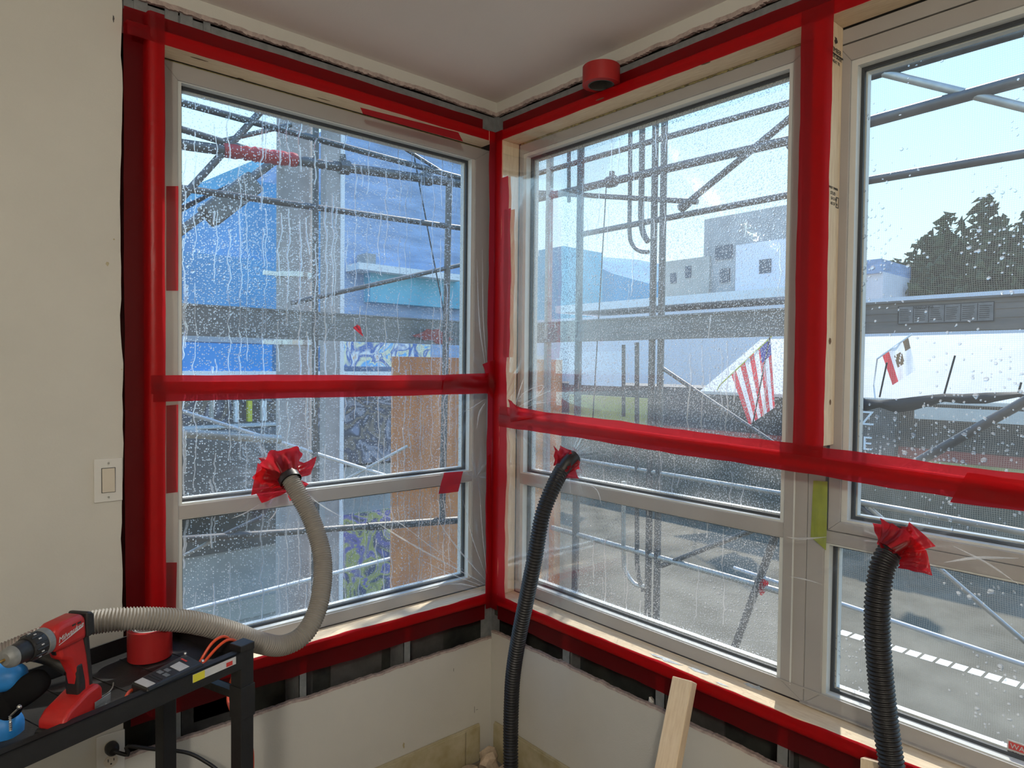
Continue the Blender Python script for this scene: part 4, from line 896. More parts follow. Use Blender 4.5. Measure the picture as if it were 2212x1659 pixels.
mb = MB(); mb.prism(hz([(-.022, .112), (-.002, .112), (-.006, .096), (-.009, .056), (-.034, .052), (-.032, .085)]), -.0182, .0182, D); mb.build('grip_panel', 'black_plastic', hd, bevel=.004, smooth=True)
mb = MB(); mb.prism([(-.010, .142), (.010, .142), (.004, .128), (-.006, .116), (-.014, .112), (-.012, .128)], -.008, .008, D2); mb.build('trigger', 'black_plastic', drl, bevel=.003, smooth=True)
mb = MB(); mb.prism([(-.068, .034), (-.068, .074), (-.056, .090), (-.020, .086), (.038, .066), (.056, .048), (.056, .026), (-.068, .026)], -.035, .035, D); mb.build('battery_mount', 'drill_red', drl, bevel=.008, bseg=3, smooth=True)
mb = MB(); mb.prism([(-.070, .001), (-.070, .030), (.060, .030), (.066, .020), (.064, .001)], -.037, .037, D); bt = mb.build('battery', 'black_plastic', drl, bevel=.006, bseg=3, smooth=True)
mb = MB(); mb.prism([(.030, .024), (.052, .024), (.062, .012), (.058, .004), (.034, .004)], -.030, .0375, D); mb.build('battery_latch', 'drill_red', bt, bevel=.004, smooth=True)
mb = MB(); mb.box(.004, .030, .0370, .0376, .006, .016, T=D); mb.build('battery_label', 'label_white', bt)
mb = MB(); mb.box(.020, .029, .0374, .0379, .007, .015, T=D); mb.build('battery_label', 'label_red', bt)
mb = MB(); mb.box(-.040, .002, .0370, .0376, .018, .020, T=D); mb.build('battery_label', 'label_white', bt)
mb = MB()
mb.box(-.075, -.035, .038, .0395, .010, .040, T=D); mb.box(-.085, -.035, .038, .0395, .036, .052, T=D)
for k in range(3): mb.lathe([(0, .003), (.004, .003)], D @ Matrix.Translation((-.045-.012*k, .0395, .030)) @ Matrix.Rotation(math.pi/2, 4, 'Z'), 10)
mb.build('belt_clip', 'galvanized', drl, bevel=.001)
# belt hook plate at the rear of the battery (visible on the right)
mb = MB(); ring(mb, lambda u, z, w: D @ Vector((u, w, z)), (-.092, -.060, -.0+.004, .050), (-.085, -.067, .026, .043), .030, .036); ring(mb, lambda u, z, w: D @ Vector((u, w, z)), (-.092, -.060, .004, .050), (-.084, -.068, .009, .020), .030, .036); mb.build('belt_hook', 'galvanized', drl, bevel=.001)
# lettering on the housing side that faces the camera (+Y side of the drill frame)
TL = D2 @ Matrix.Translation((.020, .0278, .164)) @ Matrix(((-1, 0, 0, 0), (0, 0, 1, 0), (0, 1, 0, 0), (0, 0, 0, 1)))
text_mesh('brand_lettering', 'Milwaukee', .0175, TL @ Matrix.Rotation(.18, 4, 'Z'), 'label_white', drl, .0003, 'LEFT', .35)
mb = MB(); mb.prism([(.018, .160), (.019, .1585), (-.052, .176), (-.052, .179)], .0272, .0282, D2); mb.build('brand_lettering', 'label_white', drl)
mb = MB(); mb.box(-.030, -.020, .0265, .0280, .188, .192, T=D2); mb.box(-.046, -.036, .0265, .0280, .187, .191, T=D2); mb.build('vent_slots', 'ink', drl)

# ---- blue and black power tool at the left edge
bt0 = onz(5, 1625, TZ)
bl = thing('blue_power_tool', (bt0.x, bt0.y, TZ), 'blue and black power tool with a spare bit, at the left picture edge', 'power tool')
def atd2(px, py, d): return atd(px, py, d)
def ellip(mb, c, ax, ay, az, T=None, n=20, mi=0, p=1.0):
    vs = []; fs = []
    for j in range(n+1):
        th = math.pi*j/n
        for i in range(n):
            ph = 2*math.pi*i/n; f = lambda t: math.copysign(abs(t)**p, t)
            vs.append(Vector(c)+ax*(f(math.sin(th))*f(math.cos(ph)))+ay*(f(math.sin(th))*f(math.sin(ph)))+az*f(math.cos(th)))
    for j in range(n):
        for i in range(n): fs.append((j*n+i, j*n+(i+1) % n, (j+1)*n+(i+1) % n, (j+1)*n+i))
    return mb.add(vs, fs, mi)
dpt = 1.33
mb = MB(); ellip(mb, atd2(0, 1462, dpt+.02), CR*.050, CF*.030, CU*.026, p=.75); mb.build('upper_housing', 'blue_tool', bl, smooth=True)
mb = MB(); ellip(mb, atd2(-20, 1588, dpt+.02), CR*.058, CF*.035, (CU*.9+CR*.1)*.056, p=.7); mb.build('lower_housing', 'blue_tool', bl, smooth=True)
mb = MB(); ellip(mb, atd2(58, 1490, dpt+.02), (CR*.8+CU*.6)*.046, CF*.026, (CU*.8-CR*.6)*.027, p=.75); ellip(mb, atd2(24, 1520, dpt+.02), (CR*.3+CU*.95)*.034, CF*.024, (CU*.3-CR*.95)*.020, p=.7); mb.build('dark_body', 'matte_black', bl, smooth=True)  # two dark rounded lumps beside the blue housings
mb = MB(); mb.tube(smoothpath([atd2(-10, 1432, dpt+.05), atd2(40, 1412, dpt+.05), atd2(100, 1420, dpt+.05), atd2(150, 1445, dpt+.05)], 8), .014, 14); mb.build('handle', 'black_plastic', bl, smooth=True)
mb = MB(); ellip(mb, atd2(42, 1527, dpt-.03), CR*.0045, CF*.0045, CU*.0045, n=12); mb.tube([atd2(38, 1532, dpt-.03), atd2(24, 1545, dpt-.03)], .002, 8); mb.build('bit_clip', 'steel', bl, smooth=True)
pth = [atd2(22, 1546, dpt-.03)+(atd2(23, 1578, dpt-.03)-atd2(22, 1546, dpt-.03))*(k/40) for k in range(41)]
mb = MB(); mb.tube(pth, [.0024+.0007*math.sin(k*1.3) for k in range(41)], 8); mb.build('spare_bit', 'steel', bl, smooth=True)
# thin wire curl on the tray
mb = MB(); mb.tube(resample(smoothpath([onz(214, 1508, TZ+.003), onz(232, 1498, TZ+.003), onz(243, 1485, TZ+.003), onz(245, 1474, TZ+.003)], 8), .004), .0015, 6)
tag(mb.build('wire_curl', 'steel', smooth=True), 'short curl of pale wire lying on the cart tray between drill and charger', 'wire')

# ================================================================== leaning lumber, debris
def plank(T_, B_, wdir, w, t, label, name='leaning_board', mat='lumber_z'):
    T_, B_ = Vector(T_), Vector(B_); a = (T_-B_); L = a.length; a.normalize(); s = (wdir-a*a.dot(wdir)).normalized(); n = a.cross(s)
    mb = MB(); M4 = Matrix((s, n, a)).transposed().to_4x4(); M4.translation = B_
    vs = MB().box(0, w, 0, t, 0, L); 
    ob = vs.build(name, mat, origin=(0, 0, 0), bevel=.003, bseg=2); ob.matrix_world = M4; return tag(ob, label, 'lumber')
plank((-.056, -.925, .663), (-.44, -1.02, FL+.012), Vector((.1, -1, 0)), .064, .038, 'short pale wooden board leaning against the wall below the middle window')
plank(onx(1858, 1636, -.04), onx(1852, 1900, -.12), Vector((.1, -1, 0)), .040, .036, 'end of a second wooden board leaning under the right window beside the thick hose')
def rock(c, s, sd, name, mat, label, cat, group=None):
    r = random.Random(sd); bm = bmesh.new(); bmesh.ops.create_icosphere(bm, subdivisions=2, radius=1)
    for v in bm.verts: v.co *= 1+r.uniform(-.25, .2); v.co = Vector((v.co.x*s[0], v.co.y*s[1], v.co.z*s[2]))
    me = bpy.data.meshes.new(name); bm.to_mesh(me); bm.free(); me.materials.append(MATS[mat]); ob = bpy.data.objects.new(name, me); COL.objects.link(ob)
    ob.location = (c[0], c[1], FL+s[2]*.95); ob.rotation_euler = (0, 0, r.uniform(0, 6)); return tag(ob, label, cat, group)
for k, (px, py, s, lb) in enumerate(((1038, 1640, (.022, .030, .038), 'pointed plaster chunk on the floor left of the thin black hose'), (1010, 1672, (.06, .035, .020), 'flat pale plaster slab on the floor, leftmost of the rubble'), (1068, 1648, (.04, .04, .045), 'rough tan plaster chunk on the floor just left of the thin black hose'), (1120, 1660, (.035, .035, .030), 'plaster chunk on the floor just right of the thin black hose'), (1075, 1690, (.05, .04, .03), 'low plaster chunk on the floor in front of the other rubble'))):
    c = onz(px, py, FL+.02); c.x = min(c.x, -.05); c.y = min(c.y, -.05); rock(c, s, k+3, 'plaster_chunk', 'debris', lb, 'rubble', 'plaster rubble in the room corner')
mb = MB(); r = random.Random(5)
mb.grid(30, 20, lambda a, b: (-.42+.40*a, -.30+.31*b, FL+.0005+.028*math.sin(math.pi*a)*math.sin(math.pi*b)*(.6+.6*r.random())))
tag(mb.build('dust_pile', 'dust', smooth=True), 'heap of brown dust and crumbs on the floor in the room corner', 'dust', kind='stuff')
# pencil marks / dirt on the left wall drywall
mb = MB()
for px, py, h in ((980, 1447, .012), (1025, 1533, .026)): q = ony(px, py, DF-.0006); mb.box(q.x-.0008, q.x+.0008, q.y, q.y+.0004, q.z-h/2, q.z+h/2)
q = ony(1030, 1533, DF-.0006); mb.box(q.x-.004, q.x+.006, q.y, q.y+.0004, q.z-.0006, q.z+.0006)
mb.build('pencil_marks', 'ink', wl)
for px, py, ru, rv, sd in ((245, 40, .003, .012, 1), (872, 1610, .006, .014, 2), (246, 517, .003, .003, 3), (232, 570, .005, .008, 4), (263, 798, .003, .003, 5)):
    q = ony(px, py, DF-.0005); disc_on(wl, 'wall_stain', blob(q, ru, rv, XV, ZV, 12, sd, .5), 'baseboard_paint' if sd != 1 else 'cavity_panel')
# white insulation tuft in the gap
for px, py, s, lb in ((1210, 1440, (.014, .014, .03), 'small white tuft of insulation in the gap left of the first metal stud'), (1406, 1524, (.012, .012, .03), 'small white tuft of insulation in the gap beside the leaning board')):
    q = onx(px, py, .07); o = rock(q, s, 8, 'insulation_tuft', 'white_plastic', lb, 'insulation', 'tufts of insulation'); o.location = q
# unseen fill lamp, added behind the camera to lift the interior
lp = thing('fill_lamp', LAMP_POS, 'added fill lamp on the ceiling behind the photographer, unseen', 'lamp')
mb = MB(); mb.lathe([(0, .17), (.02, .17), (.022, .14)], Matrix.Translation(LAMP_POS) @ Matrix.Rotation(math.pi/2, 4, 'Y'), 40); mb.build('fill_lamp_base', 'white_plastic', lp, smooth=True)
mb = MB(); mb.lathe([(.022, .15), (.05, .14), (.075, .10), (.088, .04), (.09, .005)], Matrix.Translation(LAMP_POS) @ Matrix.Rotation(math.pi/2, 4, 'Y'), 40); mb.build('fill_lamp_shade', 'fill_lamp_glow', lp, smooth=True)
ll = bpy.data.lights.new('fill_lamp_light', 'POINT'); ll.shadow_soft_size = .12; ll.energy = LAMP_W; ll.color = (1, .93, .80)
lo_ = bpy.data.objects.new('fill_lamp_light', ll); COL.objects.link(lo_); lo_.location = (LAMP_POS[0], LAMP_POS[1], LAMP_POS[2]-.24); lo_.parent = None
exec_outside = True
# ================================================================== OUTSIDE
GZ = -3.8
structure(MB().box(-60, 75, -60, 90, GZ-.3, GZ).build('floor_street', 'asphalt', origin=(0, 0, 0)))
# ---- scaffold pipes: each listed by where it runs and at what distance outside the wall
SG = 'scaffold pipes outside the windows'
def pipe(a, b, r, label, mat='scaffold_steel', name='scaffold_pipe', seg=12, ext=0.0, clamps=()):
    a, b = Vector(a), Vector(b); d = (b-a).normalized(); a = a-d*ext; b = b+d*ext
    if clamps:
        root = thing(name, (a+b)/2, label, 'scaffold pipe', SG); mb = MB(); mb.tube([a, b], r, seg); mb.build('tube', mat, root, smooth=True)
        for t in clamps:
            c = a+(b-a)*t; mb = MB(); mb.tube([c-d*.03, c+d*.03], r*1.5, 10); s = d.cross(CF).normalized(); mb.tube([c+s*r*1.2, c+s*r*2.6], r*.7, 8); mb.build('coupler', 'scaffold_steel', root)
        return root
    mb = MB(); mb.tube([a, b], r, seg); return tag(mb.build(name, mat, smooth=True), label, 'scaffold pipe', SG)
XB = 1.5
def upright(px, py, wall, r, label, mat='scaffold_steel'):
    q = onx(px, py, XB) if wall == 'B' else ony(px, py, 1.3)
    return pipe((q.x, q.y, GZ), (q.x, q.y, 4.6), r, label, mat)
for p in [
 (1150, 413, 1692, 421, 0, 0, 0),
]: pass
B = lambda px, py, x=XB: onx(px, py, x)
A = lambda px, py, y=1.3: ony(px, py, y)
pipe(B(1150, 378), B(1800, 195), .017, 'thin scaffold pipe rising across the top of the middle window, uppermost one', ext=.02)
pipe(B(1150, 432), B(1800, 281), .024, 'thick scaffold pipe rising across the upper middle window behind the uprights', ext=.02, clamps=(.35,))
pipe(B(1262, 505), B(1800, 403), .018, 'scaffold pipe crossing the middle window at the level of the curved pipe ends', ext=.02)
pipe(B(1488, 436), B(1735, 232), .018, 'short diagonal scaffold brace in the upper right of the middle window', ext=.05, clamps=(.02,))
pipe(B(1150, 415), B(1490, 435), .016, 'scaffold pipe sloping slightly down across the middle window to a coupler', ext=.05)
upright(1185, 600, 'B', .026, 'pale scaffold upright near the left side of the middle window', 'scaffold_bright')
pipe(B(1229, 250), B(1229, 430), .013, 'short thin scaffold upright behind the pale left one', ext=.02)
upright(1250, 700, 'B', .024, 'dark scaffold upright in the left third of the middle window')
upright(1411, 600, 'B', .020, 'tall scaffold upright in the centre of the middle window, left of a touching pair')
upright(1430, 600, 'B', .020, 'tall scaffold upright in the centre of the middle window, right of a touching pair')
def curved(pts, r, label, mat='scaffold_steel'):
    mb = MB(); mb.tube(resample(smoothpath(pts, 10), .02), r, 10); return tag(mb.build('curved_pipe', mat, smooth=True), label, 'scaffold pipe', SG)
curved([B(1362, 230), B(1361, 400), B(1360, 500), B(1366, 528), B(1382, 542), B(1406, 545)], .013, 'thin scaffold pipe with a hooked lower end, outer of two in the middle window')
curved([B(1388, 230), B(1386, 400), B(1385, 470), B(1390, 505), B(1402, 524)], .018, 'scaffold pipe with a hooked lower end, inner of two in the middle window')
curved([B(1347, 1040), B(1347, 1200), B(1352, 1235), B(1372, 1262), B(1398, 1268)], .014, 'pale hooked scaffold pipe low in the middle window', 'scaffold_bright')
curved([B(1376, 740), B(1376, 1150), B(1378, 1235), B(1390, 1280)], .014, 'dark scaffold pipe low in the middle window, left of the touching uprights')
pipe(B(1347, 745), B(1347, 900), .012, 'short thin scaffold rail under the white beam in the middle window')
pipe(B(1438, 800), B(1720, 990), .012, 'thin diagonal brace running down right behind the striped flag', 'scaffold_steel', ext=.02)
pipe(B(1262, 995), B(1690, 1066), .012, 'scaffold rail, pale for its sunlit top, just below the red band in the middle window', 'scaffold_bright', ext=.2)
pipe(B(1215, 1146), B(1700, 1282), .017, 'scaffold rail, pale for its sunlit top, across the lower middle window', 'scaffold_bright', ext=.1)
pipe(B(1445, 1216), B(1632, 1143), .014, 'diagonal scaffold brace rising right below the middle window crossbar', ext=.06)
pp = pipe(B(1678, 1150), B(1583, 1410), .020, 'steep dark scaffold brace low at the right of the middle window, flagged with red tape', ext=.1)
mb = MB(); q0, q1 = B(1650, 1258), B(1644, 1285); mb.tube([q0+Vector((0, 0, .02)), q0, (q0+q1)/2, q1], [.014, .024, .022, .006], 8); tag(mb.build('tape_flag', 'red_tape', smooth=True), 'small red tape flag tied to the steep scaffold brace', 'tape')
# right window
pipe(B(1862, 170), B(2212, 68), .020, 'scaffold pipe across the top of the right window, uppermost one', ext=.3)
pipe(B(1862, 268), B(2212, 172), .026, 'thick scaffold pipe across the upper right window', ext=.35)
pipe(B(1858, 393), B(2212, 332), .019, 'scaffold pipe across the middle of the upper right window', ext=.3)
pipe(B(1868, 148), B(2212, 232), .018, 'pale scaffold brace sloping down right across the upper right window', 'scaffold_bright', ext=.25)
pipe(B(1996, 990), B(2212, 868), .020, 'scaffold brace rising right in front of the dark shop strip in the right window', ext=.2)
pipe(B(1838, 1076), B(1905, 1135), .013, 'short scaffold brace low at the left of the right window, under the red band', ext=.03)
pipe(B(1846, 1083), B(2240, 1155), .014, 'scaffold rail, pale for its sunlit top, just above the right window crossbar', 'scaffold_bright', ext=.3)
pipe(B(1790, 1295), B(2212, 1436), .010, 'bright thin scaffold rail across the lower right window', 'bright_white', ext=.5)
pipe(B(2050, 1245), B(2212, 1385), .010, 'thin scaffold brace sloping down right in the lower right window', 'scaffold_bright', ext=.4)
# left window
pipe(A(393, 222), A(1005, 387), .017, 'scaffold pipe sloping across the top of the left window, uppermost one', ext=.3)
tp_ = pipe(A(393, 312), A(1003, 398), .026, 'thick scaffold pipe across the upper left window, partly wrapped in red tape', ext=.3, clamps=(.5, .74))
q0, q1 = A(482, 324), A(640, 346); mb = MB(); n = 24; rr = random.Random(3)
mb.tube([q0+(q1-q0)*(k/n) for k in range(n+1)], [.031+rr.uniform(0, .008) for k in range(n+1)], 14); mb.build('red_wrap', 'drill_red', tp_, smooth=True)
pipe(A(395, 280), A(520, 318), .016, 'short scaffold pipe meeting the red wrapped pipe from the left', ext=.1)
pipe(A(490, 302), A(610, 274), .012, 'thin scaffold brace rising right from the red wrapped pipe', ext=.05)
pipe(A(395, 407), A(998, 493), .017, 'scaffold pipe across the left window below the red wrapped one', ext=.3)
pipe(A(395, 425), A(566, 238), .017, 'steep dark diagonal scaffold brace in the upper left of the left window', ext=.15)
pipe(A(872, 320), A(998, 398), .010, 'thin cable like brace in the top right of the left window', ext=.05)
pipe(A(686, 642), A(1001, 571), .013, 'slim scaffold brace rising right across the left window', ext=.15)
upright(681, 600, 'A', .017, 'dark scaffold upright in front of the grey pole in the left window')
pipe(A(970, 392), A(955, 1125), .020, 'scaffold upright near the right side of the left window, in front of the plywood')
pipe(A(395, 889), A(810, 1020), .010, 'bright thin scaffold brace sloping down right under the red band of the left window', 'bright_white', ext=.1)
pipe(A(395, 1165), A(1001, 1122), .018, 'dark scaffold rail below the left window crossbar', ext=.3)
pipe(A(800, 1137), A(1003, 1122), .024, 'pipe in a dark foam sleeve in front of the plywood', 'black_plastic', ext=.02)
pipe(A(395, 1322, 1.785), A(880, 1197, 1.785), .012, 'bright thin scaffold rail rising right in the lower left window', 'bright_white', ext=.05)
pipe(A(481, 1157), A(560, 1120), .012, 'short dark brace resting on the rail in the lower left window', ext=.03)
pipe(A(395, 1202), A(442, 1177), .009, 'short bright brace at the left edge of the lower left window', 'scaffold_bright', ext=.03)
pipe(A(740, 1040), A(850, 980), .009, 'thin brace above the left window crossbar, near the plywood', 'scaffold_bright', ext=.1)
pipe(A(395, 936), A(585, 948), .022, 'pale horizontal scaffold tube above the dark car', 'scaffold_bright', ext=.05)
# thin cables
for k, (a, b, lb) in enumerate(((B(1310, 395), B(1275, 1000), 'thin slanting cable in the middle window left of the uprights'), (B(1668, 700), B(1612, 985), 'thin dark cable crossing the striped flag'), (A(895, 340), A(962, 690), 'thin dark cable in the upper right of the left window'))):
    mb = MB(); mb.tube([a, (a+b)/2+Vector((0, 0, -.01)), b], .004, 6); tag(mb.build('cable', 'net_hem', smooth=True), lb, 'cable')
# ---- aluminium scaffold boards (toe boards) along both walls
bd = thing('scaffold_beam', (XB, -.8, 1.75), 'grey aluminium scaffold beam with a label plate, level across the middle and right windows', 'scaffold beam')
mb = MB(); mb.box(XB-.02, XB+.02, -3.2, 1.48, 1.757, 1.886); mb.box(XB-.03, XB+.03, -3.2, 1.48, 1.880, 1.889); mb.box(XB-.035, XB+.035, -3.2, 1.48, 1.752, 1.775)
for z in (1.80, 1.835, 1.86): mb.box(XB-.0225, XB-.019, -3.2, .62, z, z+.003)
mb.build('beam_web', 'scaffold_board', bd)
q = [B(1940, 662, XB-.024), B(2148, 655, XB-.024), B(2148, 693, XB-.024), B(1940, 698, XB-.024)]
y0, y1, z0, z1 = q[0].y, q[1].y, q[2].z, q[0].z
mb = MB(); mb.box(XB-.0245, XB-.0228, y1, y0, z0, z1); lb = mb.build('label_plate', 'galvanized', bd)
mb = MB(); ring(mb, MBm, (y1, y0, z0, z1), (y1+.002, y0-.002, z0+.002, z1-.002), XB-.0255, XB-.0246)
rr = random.Random(2)
for c in range(6):
    ya = y0-(y0-y1)*(c+.08)/6; yb = y0-(y0-y1)*(c+.9)/6
    mb.box(XB-.0255, XB-.0246, ya+.001, ya+.003, z0+.004, z1-.004)
    for l in range(7):
        z = z1-.016-l*(z1-z0-.022)/7; mb.box(XB-.0255, XB-.0246, yb+(ya-yb)*rr.uniform(0, .25), ya-.004, z, z+.002)
mb.build('label_print', 'ink', lb)
text_mesh('label_lettering', 'WARNINGS', .014, Matrix.Translation((XB-.0252, y0-(y0-y1)*.18, z1-.014)) @ RB, 'ink', lb)
bd = thing('scaffold_beam', (.1, 1.55, 1.72), 'dark scaffold toe board level across the left window', 'scaffold beam')
mb = MB(); mb.box(-1.6, 1.47, 1.5, 1.53, 1.728, 1.878); mb.box(-1.6, 1.47, 1.49, 1.54, 1.872, 1.880); mb.box(-1.6, 1.47, 1.485, 1.545, 1.722, 1.742); mb.build('beam_web', 'scaffold_board', bd)
q0, q1 = A(870, 690, 1.48), A(1003, 760, 1.48); mb = MB(); mb.add(blob((q0+q1)/2, .17, .055, XV, ZV, 26, 5, .5), [tuple(range(26))]); mb.build('red_paint', 'facade_red', bd, recalc=False)
# ---- plywood sheet at the scaffold corner
pw = [A(849, 770, 1.75), A(1214, 850, 1.75)]
mb = MB(); mb.box(pw[0].x, pw[1].x, 1.75, 1.77, GZ+2.2, pw[0].z); tag(mb.build('plywood_sheet', 'plywood', bevel=.001), 'orange brown plywood sheet upright on the scaffold at the building corner', 'plywood')
# ---- debris netting on the outer scaffold face
nx = XB+.10
mb = MB(); mb.grid(80, 60, lambda a, b: (nx+.012*math.sin(a*14+b*9)+.010*math.sin(b*23), -.60-3.4*a, -.6+5.4*b))
nr = thing('debris_net', (nx, -1.5, -.6), 'fine grey debris netting hung on the outside of the scaffold, seen through the right window', 'netting')
mb.build('mesh_cloth', 'debris_net', nr, smooth=True, recalc=False)
hp = [(1838, 846, 878), (1870, 862, 888), (1900, 864, 880), (1935, 862, 892), (1975, 857, 886), (2040, 850, 868), (2080, 851, 872), (2130, 848, 872), (2200, 846, 858), (2260, 850, 870)]
mb = MB(); pts = []
def hem(a, b):
    t = a*(len(hp)-1); i = min(int(t), len(hp)-2); f = t-i; f = f*f*(3-2*f); x = hp[i][0]*(1-f)+hp[i+1][0]*f; yt = hp[i][1]*(1-f)+hp[i+1][1]*f; yb = hp[i][2]*(1-f)+hp[i+1][2]*f
    return B(x, yt+(yb-yt)*b, nx-.02-.02*math.sin(math.pi*b))
mb.grid(72, 5, hem); mb.build('hem_band', 'net_hem', nr, smooth=True, recalc=False)
for (x0, y0_, x1, y1_) in ((1900, 858, 1916, 783), (2040, 850, 2063, 768), (2200, 848, 2206, 826)):
    mb = MB(); mb.tube([B(x0, y0_, nx-.05), B(x1, y1_, nx-.06)], .004, 6); mb.build('zip_tie', 'net_hem', nr)

# ---- buildings beyond the street (right-hand side)
def bx(x0, x1, y0, y1, X, z0=None, dep=4, mb=None):
    """box whose street face stands at x = X, seen between pixel columns/rows"""
    a, b = onx(x0, y0, X), onx(x1, y1, X); m = mb or MB(); c = onx((x0+x1)/2, y0, X); d = onx((x0+x1)/2, y1, X)
    m.box(X, X+dep, min(a.y, b.y), max(a.y, b.y), (d.z if z0 is None else z0), c.z); return m
XF = 22.0
sh = thing('shop_building', (XF+2, 3, GZ), 'low shop building across the street with a white canopy and red and yellow bands', 'building')
def hb(name, mat, ztop_px, zbot_px, X0, X1, ya=-14, yb=24, pxr=1700):
    zt, zb = onx(pxr, ztop_px, X0).z, (GZ if zbot_px is None else onx(pxr, zbot_px, X0).z)
    return MB().box(X0, X1, ya, yb, zb, zt).build(name, mat, sh)
hb('shopfront_strip', 'facade_dark', 845, 944, XF, XF+4)
hb('red_band', 'facade_red', 944, 965, XF-.25, XF+4)
hb('yellow_band', 'facade_yellow', 965, 995, XF-.45, XF+4)
hb('lower_wall', 'asphalt', 995, None, XF-.3, XF+4)
zc0, zc1 = onx(1560, 735, XF+3).z, onx(1560, 848, XF-1.5).z
mb = MB(); mb.hexa([(XF-1.5, -14, zc1-.05), (XF+3, -14, zc0-.05), (XF+3, 12.5, zc0-.05), (XF-1.5, 12.5, zc1-.05), (XF-1.5, -14, zc1), (XF+3, -14, zc0), (XF+3, 12.5, zc0), (XF-1.5, 12.5, zc1)])
mb.box(XF-1.52, XF-1.48, -14, 12.5, zc1-.08, zc1+.03); mb.build('canopy', 'awning_white', sh)
# yellow green patch and white opening left of the uprights
q0, q1 = onx(1230, 852, XF-.5), onx(1400, 930, XF-.5); MB().box(XF-.5, XF-.1, q1.y, q0.y, q1.z, q0.z).build('yellow_panel', 'facade_yellow', sh)
q0, q1 = onx(1232, 760, XF-1.7), onx(1345, 835, XF-1.7); MB().box(XF-1.75, XF-1.7, q1.y, q0.y, q1.z, q0.z).build('white_panel', 'roof_white', sh)
q0, q1 = onx(1140, 768, XF-1.7), onx(1190, 800, XF-1.7); MB().box(XF-1.75, XF-1.7, q1.y, q0.y, q1.z, q0.z).build('white_panel', 'awning_white', sh)
# white wall right behind netting, dark pillar sign
q0, q1 = onx(1976, 878, XF-1.6), onx(2330, 925, XF-1.6); MB().box(XF-1.62, XF-1.58, q1.y, q0.y, q1.z, q0.z).build('banner', 'awning_white', sh)
q0, q1 = onx(1845, 872, XF-1.8), onx(1932, 985, XF-1.8); sg = MB().box(XF-1.8, XF-1.5, q1.y, q0.y, q1.z, q0.z).build('sign_panel', 'facade_dark', sh)
def letter(ch, px, py, h, X, rot=0):
    c = onx(px, py, X); return text_mesh('sign_letter', ch, h, Matrix.Translation(c) @ RB @ Matrix.Rotation(rot, 4, 'Z'), 'roof_white', sg, .01, 'CENTER')
letter('Z', 1873, 918, .62, XF-1.83); letter('E', 1873, 972, .60, XF-1.83); letter('G', 1848, 932, .60, XF-1.83)
# grey and pale buildings behind
gb = thing('apartment_building', (37, 6, GZ), 'grey and beige apartment building seen through the right half of the middle window', 'building')
bx(1425, 1530, 560, 700, 37, z0=GZ, dep=6).build('wing', 'facade_tan', gb)
bx(1522, 1735, 455, 700, 37.2, z0=GZ, dep=3).build('tower', 'facade_grey', gb)
bx(1590, 1732, 520, 700, 36.8, z0=GZ, dep=.5).build('front_wall', 'facade_white', gb)
for (x0, x1, y0, y1, X) in ((1448, 1460, 590, 612, 36.95), (1480, 1492, 575, 600, 36.95), (1545, 1580, 530, 560, 37.1), (1555, 1575, 580, 610, 37.1), (1640, 1665, 560, 590, 36.75)):
    bx(x0, x1, y0, y1, X, dep=.12).build('window', 'window_dark', gb)
wb = thing('white_roof_building', (31, 8, GZ), 'long low building with a bright white roof just above the scaffold beam', 'building')
bx(1160, 2400, 652, 760, 31, z0=GZ, dep=5).build('wall', 'facade_white', wb)
bx(1200, 1700, 640, 658, 30.8, dep=5.4).build('roof', 'roof_white', wb)
bh = thing('blue_roofed_building', (39, 20, GZ), 'pale blue building behind the pale scaffold upright in the middle window', 'building')
bx(1120, 1215, 540, 700, 39, z0=GZ, dep=5).build('wall', 'siding_turquoise', bh)
vh = thing('small_white_house', (46, 0, GZ), 'small white house at the left foot of the dark tree', 'building')
bx(1840, 1905, 590, 700, 46, z0=GZ, dep=5).build('wall', 'facade_white', vh); bx(1838, 1903, 562, 592, 45.8, dep=5.4).build('roof', 'siding_pale', vh)
# hills
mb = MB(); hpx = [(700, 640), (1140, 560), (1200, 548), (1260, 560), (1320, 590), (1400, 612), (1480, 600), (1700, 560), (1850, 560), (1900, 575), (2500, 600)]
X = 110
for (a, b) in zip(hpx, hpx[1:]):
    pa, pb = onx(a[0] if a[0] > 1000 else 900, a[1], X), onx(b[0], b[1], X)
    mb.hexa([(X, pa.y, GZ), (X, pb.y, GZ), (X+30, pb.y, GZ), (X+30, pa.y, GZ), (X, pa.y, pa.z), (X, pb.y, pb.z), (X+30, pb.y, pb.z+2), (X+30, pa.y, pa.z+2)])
structure(mb.build('floor_hills', 'hill'), 'blue hazy hills on the horizon')
